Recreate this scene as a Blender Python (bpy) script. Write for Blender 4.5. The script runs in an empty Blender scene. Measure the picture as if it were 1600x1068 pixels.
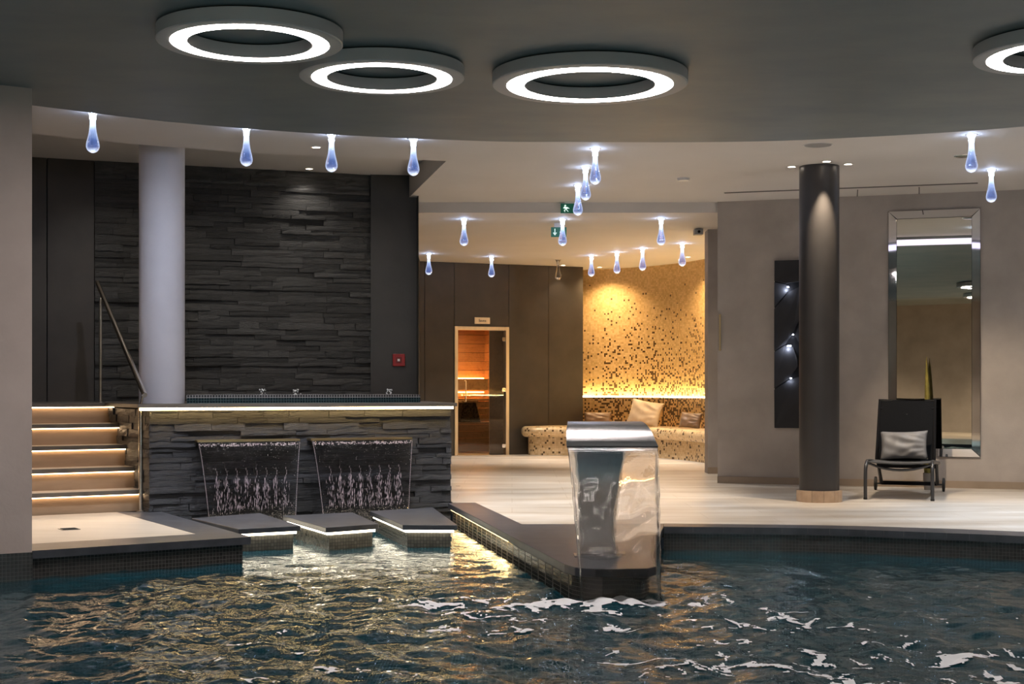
import bpy, bmesh, math, random
import numpy as np
from mathutils import Vector, Matrix

C = bpy.context.scene.collection
sc = bpy.context.scene
rnd = random.Random(7)

# ------------------------------------------------------------------ camera, world, exposure
FPX, YH, EYE = 2250.0, 605.0, 1.2
cam = bpy.data.cameras.new('camera'); cam.sensor_width = 36; cam.lens = FPX/1600*36
cam.shift_y = (YH-534)/1600; cam.clip_end = 200
camo = bpy.data.objects.new('camera', cam); C.objects.link(camo)
camo.location = (0, 0, EYE); camo.rotation_euler = (math.pi/2, 0, 0)
sc.camera = camo
w = bpy.data.worlds.new('world'); sc.world = w; w.use_nodes = True
w.node_tree.nodes['Background'].inputs[0].default_value = (.02, .025, .03, 1)
w.node_tree.nodes['Background'].inputs[1].default_value = .3
sc.view_settings.view_transform = 'Standard'; sc.view_settings.look = 'None'
sc.view_settings.exposure = 0.2; sc.view_settings.gamma = 1; sc.view_settings.use_curve_mapping = False
try:
    sc.cycles.use_denoising = True
    sc.cycles.max_bounces = 10; sc.cycles.diffuse_bounces = 4; sc.cycles.glossy_bounces = 5
    sc.cycles.transmission_bounces = 8; sc.cycles.transparent_max_bounces = 16
    sc.cycles.sample_clamp_indirect = 6; sc.cycles.caustics_reflective = False; sc.cycles.caustics_refractive = False
except Exception: pass

# heights (metres above the deck)
ZL, ZD, ZR, ZF, ZW = 3.53, 3.38, 3.80, 3.40, -0.20   # pale ceiling, dropped disc, recess, far room, water
LEDGE = 1.04

def fl(px, py, z):            # survey: where a line of sight of the photograph meets the level z
    Y = (z-EYE)*FPX/(YH-py); return ((px-800)/FPX*Y, Y)
def at(px, py, Y): return Vector(((px-800)/FPX*Y, Y, EYE-(py-YH)/FPX*Y))

# ------------------------------------------------------------------ lights (level of the lamps)
K = 1.0
def light(kind, name, loc, power, color, parent=None, **kw):
    l = bpy.data.lights.new(name, kind); l.energy = power*K; l.color = color
    for k, v in kw.items(): setattr(l, k, v)
    o = bpy.data.objects.new(name, l); C.objects.link(o); o.location = loc
    if parent is not None: o.parent = parent; o.matrix_parent_inverse = Matrix.Translation(parent.location).inverted()
    return o
WARM, NEUT, COOL, AMBER = (1, .80, .58), (1, .92, .84), (.70, .82, 1), (1, .62, .25)
P_DOWN, P_DROP = 260, 5.5
E_RING, E_LEDGE, E_STEP, E_STONE, E_NICHE = 26, 26, 9, 8, 52
P_BEAM, P_POOL = 150, 85          # each glass drop throws a beam down; lamps under the water

# ------------------------------------------------------------------ materials
def newmat(name):
    m = bpy.data.materials.new(name); m.use_nodes = True
    nt = m.node_tree; return m, nt, nt.nodes['Principled BSDF'], nt.nodes['Material Output']
def nd(nt, t, ins=None, **kw):
    n = nt.nodes.new(t)
    for k, v in kw.items(): setattr(n, k, v)
    for k, v in (ins or {}).items():
        if hasattr(v, 'links') or isinstance(v, bpy.types.NodeSocket): nt.links.new(v, n.inputs[k])
        else: n.inputs[k].default_value = v
    return n
def c4(c): return (c[0], c[1], c[2], 1)
def math_(nt, op, a, b=0.0, c=None):
    n = nt.nodes.new('ShaderNodeMath'); n.operation = op
    for i, v in enumerate((a, b) if c is None else (a, b, c)):
        if isinstance(v, bpy.types.NodeSocket): nt.links.new(v, n.inputs[i])
        else: n.inputs[i].default_value = v
    return n.outputs[0]
def mixc(nt, f, a, b):
    n = nt.nodes.new('ShaderNodeMix'); n.data_type = 'RGBA'
    for i, v in ((0, f), (6, a), (7, b)):
        if isinstance(v, bpy.types.NodeSocket): nt.links.new(v, n.inputs[i])
        else: n.inputs[i].default_value = v if i == 0 else c4(v)
    return n.outputs[2]
def obj_co(nt, scale=(1, 1, 1), which='Object'):
    t = nt.nodes.new('ShaderNodeTexCoord')
    return nd(nt, 'ShaderNodeMapping', {'Vector': t.outputs[which], 'Scale': scale}).outputs[0]
def noise(nt, co, s, d=4, r=.55): return nd(nt, 'ShaderNodeTexNoise', {'Vector': co, 'Scale': s, 'Detail': d, 'Roughness': r}).outputs['Fac']
def ramp(nt, f, a, b, lo=0., hi=1.):
    n = nd(nt, 'ShaderNodeValToRGB', {'Fac': f}); e = n.color_ramp.elements
    e[0].position = lo; e[1].position = hi; e[0].color = c4(a); e[1].color = c4(b); return n.outputs[0]
def bump(nt, b, h, strength=.3, dist=.01):
    n = nd(nt, 'ShaderNodeBump', {'Height': h, 'Strength': strength, 'Distance': dist}); nt.links.new(n.outputs[0], b.inputs['Normal'])
def mottled(name, a, b, s=2, rough=.7, scale=(1, 1, 1), bs=.15, bsc=40, metal=0, lo=.3, hi=.7, rnd_obj=0):
    m, nt, p, o = newmat(name); co = obj_co(nt, scale)
    col = ramp(nt, noise(nt, co, s, 6), a, b, lo, hi)
    if rnd_obj:
        oi = nt.nodes.new('ShaderNodeObjectInfo')
        v = math_(nt, 'ADD', math_(nt, 'MULTIPLY', oi.outputs['Random'], rnd_obj), 1-rnd_obj/2)
        h = nd(nt, 'ShaderNodeHueSaturation', {'Color': col, 'Value': v}); col = h.outputs[0]
    nt.links.new(col, p.inputs['Base Color'])
    p.inputs['Roughness'].default_value = rough; p.inputs['Metallic'].default_value = metal
    if bs: bump(nt, p, noise(nt, co, bsc, 3 if bsc > 5 else 6), bs, .004 if bsc > 5 else .014)
    return m
def plain(name, col, rough=.5, metal=0):
    m, nt, p, o = newmat(name); p.inputs['Base Color'].default_value = c4(col)
    p.inputs['Roughness'].default_value = rough; p.inputs['Metallic'].default_value = metal; return m
def glow(name, col, strength):
    m, nt, p, o = newmat(name); p.inputs['Base Color'].default_value = c4(col)
    p.inputs['Emission Color'].default_value = c4(col); p.inputs['Emission Strength'].default_value = strength; return m

M = {}
M['disc'] = mottled('grey_disc_plaster', (.185, .215, .224), (.245, .265, .260), .9, .5, (1, 1.6, 1), bs=.05, lo=.35, hi=.62)
M['ceil'] = mottled('pale_ceiling_paint', (.62, .58, .54), (.68, .64, .60), .8, .7, bs=.03)
M['stucco'] = mottled('taupe_stucco', (.34, .305, .275), (.43, .385, .35), 2.2, .75, bs=.25, bsc=60)
M['pillar_stucco'] = mottled('rose_beige_stucco', (.56, .455, .405), (.66, .545, .49), 2.0, .75, bs=.3, bsc=30)
M['brown'] = mottled('dark_brown_panel', (.038, .031, .024), (.058, .048, .037), 2.5, .5, bs=.08)
M['char'] = mottled('charcoal_brown_panel', (.036, .034, .031), (.048, .045, .041), 3, .5, bs=.06)
M['slate'] = mottled('slate', (.034, .034, .034), (.098, .095, .091), 5, .55, (1, 1, 3), bs=1.0, bsc=5, rnd_obj=.75)
M['slate_wet'] = mottled('wet_slate', (.022, .023, .028), (.060, .060, .066), 5, .40, (1, 1, 3), bs=1.0, bsc=5, rnd_obj=.6)
M['slate_gap'] = plain('slate_joint', (.012, .012, .012), .9)
M['granite'] = mottled('dark_coping_stone', (.040, .042, .050), (.075, .078, .090), 6, .32, bs=.1, bsc=90)
M['brownstone'] = mottled('brown_step_nosing', (.10, .085, .07), (.15, .125, .10), 6, .4)
M['tread'] = mottled('pale_tread_tile', (.42, .35, .28), (.55, .47, .38), 2, .35, (.6, 4, 1))
M['riser'] = mottled('tan_riser_tile', (.26, .175, .11), (.38, .265, .17), 2.2, .4, (.7, .7, 4), bs=.05)
M['skirting'] = mottled('beige_skirting', (.27, .21, .155), (.33, .255, .19), 3, .5)
M['plinth'] = mottled('tan_plinth_stone', (.38, .26, .17), (.50, .36, .24), 9, .4)
M['steel'] = mottled('brushed_steel', (.44, .425, .42), (.50, .485, .48), 3, .27, (1, 40, 1), bs=.03, metal=1)
M['chrome'] = plain('chrome', (.82, .82, .82), .07, 1)
M['rail'] = plain('satin_rail_steel', (.62, .58, .52), .22, 1)
M['frame_gold'] = mottled('satin_door_frame', (.78, .66, .48), (.86, .75, .56), 3, .42, (8, 8, 1), bs=0, metal=1)
M['white_col'] = mottled('white_column_plaster', (.60, .60, .66), (.66, .66, .72), 3, .6, bs=.1)
M['black_col'] = mottled('anthracite_column', (.034, .031, .030), (.042, .038, .036), 3, .42, bs=.04)
M['black'] = plain('black_panel', (.012, .012, .013), .35)
M['mesh'] = mottled('black_sling_fabric', (.005, .0055, .0065), (.008, .0085, .010), 90, .7, bs=.3, bsc=300)
M['sling'] = mottled('grey_sling_fabric', (.055, .055, .056), (.075, .075, .076), 90, .7, bs=.3, bsc=300)
for k_ in ('mesh', 'black'): M[k_].node_tree.nodes['Principled BSDF'].inputs['Specular IOR Level'].default_value = .05
M['facet'] = plain('black_facet', (.03, .03, .033), .5); M['facet'].node_tree.nodes['Principled BSDF'].inputs['Specular IOR Level'].default_value = .15
M['gun'] = plain('gunmetal_tube', (.07, .07, .072), .32, .6)
M['rubber'] = plain('black_rubber', (.012, .012, .012), .6)
M['pillow_grey'] = mottled('grey_pillow_cloth', (.13, .128, .132), (.18, .178, .18), 6, .55, bs=.2, bsc=25)
M['pillow_gold'] = mottled('champagne_satin', (.62, .50, .36), (.74, .62, .47), 6, .38, bs=.25, bsc=18)
M['pillow_brown'] = mottled('brown_satin', (.20, .13, .085), (.27, .185, .125), 6, .42, bs=.2, bsc=18)
M['housing'] = mottled('grey_ring_housing', (.56, .54, .53), (.60, .58, .57), 2, .5, bs=0)
M['gap'] = plain('shadow_gap_black', (.01, .01, .01), .8)
M['wood'] = mottled('sauna_spruce', (.34, .155, .062), (.48, .24, .105), 3, .5, (1, 1, 9), bs=.1, rnd_obj=.3)
M['wood_dark'] = mottled('sauna_bench_wood', (.16, .105, .055), (.24, .16, .085), 3, .5, (1, 1, 9), rnd_obj=.3)
M['white_plastic'] = plain('white_plastic', (.7, .68, .65), .4)
M['grey_plastic'] = plain('grey_plastic', (.30, .29, .28), .5)
M['red'] = plain('red_plastic', (.30, .012, .012), .4)
M['reddark'] = plain('dark_red_plastic', (.16, .01, .01), .4)
M['leaf'] = mottled('olive_leaf', (.13, .10, .015), (.24, .19, .03), 12, .5)
M['pot'] = plain('taupe_clay', (.28, .24, .20), .6)
M['soil'] = plain('soil', (.03, .02, .015), .9)
M['mirror'] = plain('mirror_silver', (.70, .68, .60), .01, 1)
M['mirror_edge'] = plain('bevelled_mirror_silver', (.74, .74, .76), .03, 1)
M['slot'] = plain('vent_shadow', (.10, .09, .085), .8)
M['brass'] = plain('brass_plate', (.62, .47, .26), .3, 1)
M['sign_green'] = glow('exit_green', (.0, .10, .055), .25)
M['sign_white'] = glow('exit_white', (.75, .95, .85), .7)
M['ring'] = glow('ring_diffuser', (1, .90, .87), E_RING)
M['led_gold'] = glow('led_warm_gold', (1, .68, .27), E_LEDGE)
M['led_step'] = glow('led_warm_step', (1, .70, .40), E_STEP)
M['led_stone'] = glow('led_warm_white', (1, .88, .66), E_STONE)
M['led_niche'] = glow('led_amber', (1, .72, .33), E_NICHE)
M['led_edge'] = glow('led_lavender', (.80, .76, 1), 1.5)
M['led_sauna'] = glow('led_sauna', (1, .45, .10), 40)
M['lamp'] = glow('downlight_lens', (1, .86, .68), 14)
M['lamp_cool'] = glow('drop_led', (.86, .93, 1), 30)
M['art_led'] = glow('art_led', (.80, .85, 1), 9)
M['drain'] = plain('drain_steel', (.30, .29, .28), .35, 1)

def floor_mat():
    m, nt, p, o = newmat('polished_beige_tile'); co = obj_co(nt, (.35, 1.6, 1)); co2 = obj_co(nt)
    n1 = noise(nt, co, 1.6, 7, .6); n2 = noise(nt, co2, .5, 3)
    col = ramp(nt, n1, (.50, .42, .33), (.74, .69, .62), .36, .66)
    br = nd(nt, 'ShaderNodeTexBrick', {'Vector': co2, 'Scale': 1.0, 'Mortar Size': .003, 'Brick Width': 1.2, 'Row Height': .6, 'Color1': (1, 1, 1, 1), 'Color2': (.93, .93, .93, 1), 'Mortar': (.72, .68, .62, 1)})
    mx = nd(nt, 'ShaderNodeMix', data_type='RGBA', blend_type='MULTIPLY'); mx.inputs[0].default_value = 1
    nt.links.new(col, mx.inputs[6]); nt.links.new(br.outputs[0], mx.inputs[7]); nt.links.new(mx.outputs[2], p.inputs['Base Color'])
    nt.links.new(nd(nt, 'ShaderNodeMapRange', {'Value': n2, 'To Min': .22, 'To Max': .42}).outputs[0], p.inputs['Roughness']); return m
M['floor'] = floor_mat()

def tile_mat(name, cell, tile_a, tile_b, grout, gw=.1, rough=.2, spec=None):
    m, nt, p, o = newmat(name); uv = obj_co(nt, (1/cell, 1/cell, 1), 'UV')
    s = nd(nt, 'ShaderNodeSeparateXYZ', {0: uv}); fx = math_(nt, 'FRACT', s.outputs[0]); fy = math_(nt, 'FRACT', s.outputs[1])
    g = math_(nt, 'MAXIMUM', math_(nt, 'LESS_THAN', fx, gw), math_(nt, 'LESS_THAN', fy, gw))
    cx = math_(nt, 'FLOOR', s.outputs[0]); cy = math_(nt, 'FLOOR', s.outputs[1])
    r = nd(nt, 'ShaderNodeTexWhiteNoise', {'Vector': nd(nt, 'ShaderNodeCombineXYZ', {0: cx, 1: cy}).outputs[0]}, noise_dimensions='2D').outputs[0]
    col = mixc(nt, g, mixc(nt, r, tile_a, tile_b), grout)
    col = mixc(nt, g, mixc(nt, r, tile_a, tile_b), grout)
    nt.links.new(col, p.inputs['Base Color'])
    nt.links.new(nd(nt, 'ShaderNodeMapRange', {'Value': g, 'To Min': rough, 'To Max': .8}).outputs[0], p.inputs['Roughness'])
    bump(nt, p, math_(nt, 'SUBTRACT', 1, g), .3, .003); return m
M['pool_tile'] = tile_mat('dark_pool_mosaic', .028, (.030, .028, .026), (.050, .046, .042), (.12, .11, .10))
M['pool_floor'] = tile_mat('teal_pool_mosaic', .03, (.008, .085, .11), (.015, .12, .15), (.04, .12, .14))
M['rim_tile'] = tile_mat('hot_tub_mosaic', .028, (.045, .048, .052), (.07, .072, .076), (.50, .50, .50), .17)
M['stone_tile'] = tile_mat('warm_stone_mosaic', .028, (.075, .07, .06), (.115, .11, .095), (.02, .02, .018), .14)

def gold_mat(name, cell, bench=False):
    m, nt, p, o = newmat(name); uv0 = obj_co(nt, (1, 1, 1), 'UV')
    s0 = nd(nt, 'ShaderNodeSeparateXYZ', {0: uv0}); uv = nd(nt, 'ShaderNodeMapping', {'Vector': uv0, 'Scale': (1/cell, 1/cell, 1)}).outputs[0]
    s = nd(nt, 'ShaderNodeSeparateXYZ', {0: uv}); fx = math_(nt, 'FRACT', s.outputs[0]); fy = math_(nt, 'FRACT', s.outputs[1])
    g = math_(nt, 'MAXIMUM', math_(nt, 'LESS_THAN', fx, .08), math_(nt, 'LESS_THAN', fy, .08))
    cv = nd(nt, 'ShaderNodeCombineXYZ', {0: math_(nt, 'FLOOR', s.outputs[0]), 1: math_(nt, 'FLOOR', s.outputs[1])}).outputs[0]
    wn = nd(nt, 'ShaderNodeTexWhiteNoise', {'Vector': cv}, noise_dimensions='2D')
    cl = nd(nt, 'ShaderNodeTexNoise', {'Vector': uv0, 'Scale': 2.2, 'Detail': 2}).outputs['Fac']
    prob = nd(nt, 'ShaderNodeFloatCurve' if False else 'ShaderNodeValToRGB', {'Fac': math_(nt, 'DIVIDE', s0.outputs[1], 3.4)})
    e = prob.color_ramp.elements
    if bench:
        e[0].position, e[1].position = .05, .30
        e[0].color = (.10,)*3+(1,); e[1].color = (.15,)*3+(1,)
    else:
        e[0].position, e[1].position = .14, .93
        e[0].color = (.5,)*3+(1,); e[1].color = (0,)*3+(1,)
        x = e.new(.36); x.color = (.34,)*3+(1,)
        x = e.new(.56); x.color = (.11,)*3+(1,)
        x = e.new(.78); x.color = (.03,)*3+(1,)
    pr = math_(nt, 'MULTIPLY', prob.outputs[0], math_(nt, 'MULTIPLY_ADD', cl, 1.5, .25))
    if not bench:
        pr = math_(nt, 'MULTIPLY', pr, nd(nt, 'ShaderNodeMapRange', {'Value': s0.outputs[0], 'From Min': .1, 'From Max': 1.1, 'To Min': .35, 'To Max': 1}).outputs[0])
    dark = math_(nt, 'LESS_THAN', wn.outputs[0], pr)
    sp = nd(nt, 'ShaderNodeSeparateColor', {0: wn.outputs[1]})
    base = mixc(nt, sp.outputs[1], (.60, .39, .16), (.78, .55, .27))
    if bench: base = mixc(nt, sp.outputs[1], (.62, .44, .23), (.80, .63, .40))
    col = mixc(nt, dark, base, (.10, .055, .02))
    col = mixc(nt, math_(nt, 'MULTIPLY', g, .4), col, (.35, .26, .15))
    nt.links.new(col, p.inputs['Base Color']); p.inputs['Metallic'].default_value = .25
    p.inputs['Roughness'].default_value = .34
    bump(nt, p, math_(nt, 'ADD', math_(nt, 'SUBTRACT', 1, g), sp.outputs[2]), .12, .004); return m
M['gold'] = gold_mat('gold_mosaic', .034)
M['gold_bench'] = gold_mat('pale_gold_mosaic', .034, True)

def water_mat():
    m, nt, p, o = newmat('pool_water'); co = obj_co(nt)
    n1 = nd(nt, 'ShaderNodeTexNoise', {'Vector': co, 'Scale': 13, 'Detail': 4, 'Roughness': .6, 'Distortion': .5}).outputs['Fac']
    bp = nd(nt, 'ShaderNodeBump', {'Height': n1, 'Strength': .30, 'Distance': .02})
    fr = nd(nt, 'ShaderNodeFresnel', {'IOR': 1.33, 'Normal': bp.outputs[0]})
    gl = nd(nt, 'ShaderNodeBsdfGlossy', {'Color': (1, 1, 1, 1), 'Roughness': .02, 'Normal': bp.outputs[0]})
    tr = nd(nt, 'ShaderNodeBsdfTransparent', {'Color': (.52, .78, .82, 1)})
    df = nd(nt, 'ShaderNodeBsdfDiffuse', {'Color': (.006, .075, .105, 1), 'Normal': bp.outputs[0]})
    m0 = nd(nt, 'ShaderNodeMixShader', {0: .45, 1: tr.outputs[0], 2: df.outputs[0]})
    mx = nd(nt, 'ShaderNodeMixShader', {0: fr.outputs[0], 1: m0.outputs[0], 2: gl.outputs[0]})
    nt.links.new(mx.outputs[0], o.inputs[0]); return m
M['water'] = water_mat()

def clear_mat(name, tint, bumpscale=None, ior=1.33, rough=.02, strength=.4, refr=0.0, dist=.02):
    m, nt, p, o = newmat(name)
    nrm = None
    if bumpscale:
        n1 = noise(nt, obj_co(nt, bumpscale), 1, 4, .6)
        nrm = nd(nt, 'ShaderNodeBump', {'Height': n1, 'Strength': strength, 'Distance': dist}).outputs[0]
    I = {'Normal': nrm} if nrm is not None else {}
    fr = nd(nt, 'ShaderNodeFresnel', {'IOR': ior, **I})
    gl = nd(nt, 'ShaderNodeBsdfGlossy', {'Color': (1, 1, 1, 1), 'Roughness': rough, **I})
    tr = nd(nt, 'ShaderNodeBsdfTransparent', {'Color': c4(tint)})
    base = tr.outputs[0]
    if refr:
        rf = nd(nt, 'ShaderNodeBsdfRefraction', {'Color': c4(tint), 'Roughness': 0, 'IOR': ior, **I})
        base = nd(nt, 'ShaderNodeMixShader', {0: refr, 1: tr.outputs[0], 2: rf.outputs[0]}).outputs[0]
    mx = nd(nt, 'ShaderNodeMixShader', {0: fr.outputs[0], 1: base, 2: gl.outputs[0]})
    nt.links.new(mx.outputs[0], o.inputs[0]); return m
M['sheet'] = clear_mat('falling_water', (.96, .97, .98), (14, 14, 4), refr=.6, strength=.12)
M['sheet_thin'] = clear_mat('thin_falling_water', (.90, .90, .92), (30, 30, 7), refr=0, strength=.5, ior=1.33, rough=.06, dist=.03)
M['door_glass'] = clear_mat('grey_door_glass', (.74, .71, .68), None, 1.45)
M['foam'] = mottled('white_foam', (.82, .84, .86), (.92, .93, .94), 8, .8, bs=.5, bsc=60)
M['froth'] = mottled('froth_pink_reflections', (.50, .40, .44), (.66, .57, .61), 30, .5, bs=0)  # froth with the rings' pink reflections put into its colour
M['tub_water'] = M['water']

def drop_mat(name, lit):
    m, nt, p, o = newmat(name); t = nt.nodes.new('ShaderNodeTexCoord')
    z = nd(nt, 'ShaderNodeSeparateXYZ', {0: t.outputs['Object']}).outputs[2]   # 0 at the ceiling, -.35 at the tip
    lw = nd(nt, 'ShaderNodeLayerWeight', {'Blend': .35})
    gl = nd(nt, 'ShaderNodeBsdfGlossy', {'Color': (.95, .97, 1, 1), 'Roughness': .03})
    tr = nd(nt, 'ShaderNodeBsdfTransparent', {'Color': (.55, .62, .80, 1) if lit else (.9, .88, .85, 1)})
    rf = nd(nt, 'ShaderNodeBsdfRefraction', {'Color': (.85, .9, 1, 1), 'Roughness': .02, 'IOR': 1.4})
    b = nd(nt, 'ShaderNodeMixShader', {0: .65, 1: tr.outputs[0], 2: rf.outputs[0]})
    s = nd(nt, 'ShaderNodeMixShader', {0: math_(nt, 'MULTIPLY', lw.outputs['Facing'], .8), 1: b.outputs[0], 2: gl.outputs[0]})
    out = s.outputs[0]
    if lit:                                                  # edge-lit glass: the LED in the stem fills the glass with light
        d = math_(nt, 'DIVIDE', math_(nt, 'MULTIPLY', z, -1), .35)
        def rr_(stops):
            r = nd(nt, 'ShaderNodeValToRGB', {'Fac': d}); e = r.color_ramp.elements
            e[0].position, e[0].color = stops[0][0], c4(stops[0][1]); e[1].position, e[1].color = stops[-1][0], c4(stops[-1][1])
            for p_, c_ in stops[1:-1]: e.new(p_).color = c4(c_)
            return r.outputs[0]
        core = rr_([(0, (1.1, 1.15, 1.25)), (.25, (.8, .9, 1.05)), (.48, (.24, .32, .52)), (.70, (.05, .09, .24)), (.88, (.04, .07, .20)), (.95, (.7, .8, 1)), (1, (1, 1, 1))])
        rim = rr_([(0, (1.1, 1.15, 1.25)), (.3, (.75, .85, 1)), (.6, (.44, .52, .70)), (.9, (.50, .58, .76)), (1, (.9, .95, 1))])
        fac = nd(nt, 'ShaderNodeMapRange', {'Value': lw.outputs['Facing'], 'From Min': .15, 'From Max': .62}).outputs[0]
        sw_ = nd(nt, 'ShaderNodeTexNoise', {'Vector': nd(nt, 'ShaderNodeMapping', {'Vector': t.outputs['Object'], 'Scale': (30, 30, 12)}).outputs[0], 'Scale': 1, 'Detail': 2}).outputs['Fac']
        em = nd(nt, 'ShaderNodeEmission', {'Color': mixc(nt, fac, core, rim), 'Strength': math_(nt, 'MULTIPLY_ADD', sw_, 1.2, .1)})
        out = nd(nt, 'ShaderNodeAddShader', {0: out, 1: em.outputs[0]}).outputs[0]
    nt.links.new(out, o.inputs[0]); return m
M['drop'] = drop_mat('lit_drop_glass', True); M['drop_off'] = drop_mat('unlit_drop_glass', False)

# ------------------------------------------------------------------ mesh building
class MB:
    def __init__(s): s.v, s.f, s.uv = [], [], {}
    def add(s, vs, fs, uvs=None):
        k = len(s.v); s.v += [tuple(v) for v in vs]
        for i, f in enumerate(fs):
            if uvs is not None: s.uv[len(s.f)] = uvs[i]
            s.f.append(tuple(a+k for a in f))
        return s
    def box(s, x0, x1, y0, y1, z0, z1, mat=None):
        vs = [Vector((x, y, z)) for z in (z0, z1) for y in (y0, y1) for x in (x0, x1)]
        if mat is not None: vs = [mat @ v for v in vs]
        return s.add(vs, [(0, 2, 3, 1), (4, 5, 7, 6), (0, 1, 5, 4), (1, 3, 7, 5), (3, 2, 6, 7), (2, 0, 4, 6)])
    def prism(s, poly, z0, z1, uvwall=False):
        n = len(poly); a = sum(poly[i][0]*poly[(i+1) % n][1]-poly[(i+1) % n][0]*poly[i][1] for i in range(n))
        if a < 0: poly = poly[::-1]
        vs = [(p[0], p[1], z0) for p in poly]+[(p[0], p[1], z1) for p in poly]
        fs = [tuple(range(n-1, -1, -1)), tuple(range(n, 2*n))]; uvs = [[vs[i][:2] for i in f] for f in fs]
        L = 0
        for i in range(n):
            j = (i+1) % n; d = math.dist(poly[i], poly[j])
            fs.append((i, j, n+j, n+i)); uvs.append([(L, z0), (L+d, z0), (L+d, z1), (L, z1)]); L += d
        return s.add(vs, fs, uvs)
    def tube(s, path, r, n=12, caps=True):
        path = [Vector(p) for p in path]; k = len(path); rs = r if isinstance(r, (list, tuple)) else [r]*k
        vs, fs = [], []; up = None
        for i, p in enumerate(path):
            d = (path[min(i+1, k-1)]-path[max(i-1, 0)]).normalized()
            if up is None: up = Vector((0, 0, 1)) if abs(d.z) < .9 else Vector((1, 0, 0))
            a = d.cross(up).normalized(); b = a.cross(d).normalized(); up = b
            for j in range(n):
                t = 2*math.pi*j/n; vs.append(p+rs[i]*(math.cos(t)*a+math.sin(t)*b))
        for i in range(k-1):
            for j in range(n): fs.append((i*n+j, (i+1)*n+j, (i+1)*n+(j+1) % n, i*n+(j+1) % n))
        if caps: fs += [tuple(range(n)), tuple(range((k-1)*n, k*n))[::-1]]
        return s.add(vs, fs)
    def lathe(s, prof, n=48, cx=0, cy=0, closed=False):
        k = len(prof); vs = [(cx+r*math.cos(2*math.pi*j/n), cy+r*math.sin(2*math.pi*j/n), z) for r, z in prof for j in range(n)]
        fs = [(i*n+j, i*n+(j+1) % n, ((i+1) % k)*n+(j+1) % n, ((i+1) % k)*n+j) for i in range(k if closed else k-1) for j in range(n)]
        if not closed:
            if prof[0][0] > 1e-6: fs.append(tuple(range(n))[::-1])
            if prof[-1][0] > 1e-6: fs.append(tuple(range((k-1)*n, k*n)))
        return s.add(vs, fs)
    def build(s, name, mat, parent=None, smooth=False, bevel=0, loc=None, rot=None, fix=True):
        me = bpy.data.meshes.new(name); me.from_pydata([tuple(v) for v in s.v], [], s.f)
        if s.uv:
            l = me.uv_layers.new(name='UVMap')
            for i, p in enumerate(me.polygons):
                if i in s.uv:
                    for li, u in zip(p.loop_indices, s.uv[i]): l.data[li].uv = u
        if fix or bevel:
            bm = bmesh.new(); bm.from_mesh(me)
            bmesh.ops.remove_doubles(bm, verts=bm.verts, dist=1e-6)
            if bevel: bmesh.ops.bevel(bm, geom=[e for e in bm.edges if len(e.link_faces) == 2 and e.calc_face_angle(0) > .5], offset=bevel, segments=2, affect='EDGES', profile=.5)
            if fix: bmesh.ops.recalc_face_normals(bm, faces=bm.faces)
            bm.to_mesh(me); bm.free()
        if mat is not None: me.materials.append(mat if not isinstance(mat, str) else M[mat])
        if smooth:
            me.polygons.foreach_set('use_smooth', [True]*len(me.polygons))
            if smooth is not True:
                try: me.set_sharp_from_angle(angle=smooth)
                except Exception: pass
        o = bpy.data.objects.new(name, me); C.objects.link(o)
        if loc is not None: o.location = loc
        if rot is not None: o.rotation_euler = rot
        if parent is not None:
            o.parent = parent
        return o

def tag(o, label, cat, group=None, kind=None):
    o['label'] = label; o['category'] = cat
    if group: o['group'] = group
    if kind: o['kind'] = kind
    return o
def thing(name, label, cat, loc=(0, 0, 0), rz=0, group=None, kind=None):
    o = bpy.data.objects.new(name, None); C.objects.link(o); o.empty_display_size = .1
    o.location = loc; o.rotation_euler = (0, 0, rz); return tag(o, label, cat, group, kind)
def copy_tree(o, loc, rz=None, parent=None):
    kids = {}
    for x in bpy.data.objects:
        if x.parent is not None: kids.setdefault(x.parent.name, []).append(x)
    def rec(src, par):
        c = src.copy(); C.objects.link(c)
        if par is not None: c.parent = par
        for ch in kids.get(src.name, []): rec(ch, c)
        return c
    r = rec(o, parent); r.location = loc
    if rz is not None: r.rotation_euler.z = rz
    return r
def struct(o, label, cat): return tag(o, label, cat, None, 'structure')
def off(path, d):             # offset an open polyline sideways (to its left for d > 0)
    out = []
    for i in range(len(path)):
        a = Vector(path[max(i-1, 0)]); b = Vector(path[min(i+1, len(path)-1)]); t = (b-a).normalized()
        out.append((path[i][0]-t.y*d, path[i][1]+t.x*d))
    return out
def smooth_path(pts, n=6):    # Catmull-Rom
    P = [Vector(p) for p in pts]; P = [2*P[0]-P[1]]+P+[2*P[-1]-P[-2]]; out = []
    for i in range(1, len(P)-2):
        for k in range(n):
            t = k/n; a, b, c, d = P[i-1:i+3]
            out.append(tuple(.5*((2*b)+(c-a)*t+(2*a-5*b+4*c-d)*t*t+(3*b-a-3*c+d)*t**3)))
    out.append(tuple(P[-2])); return out

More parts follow.
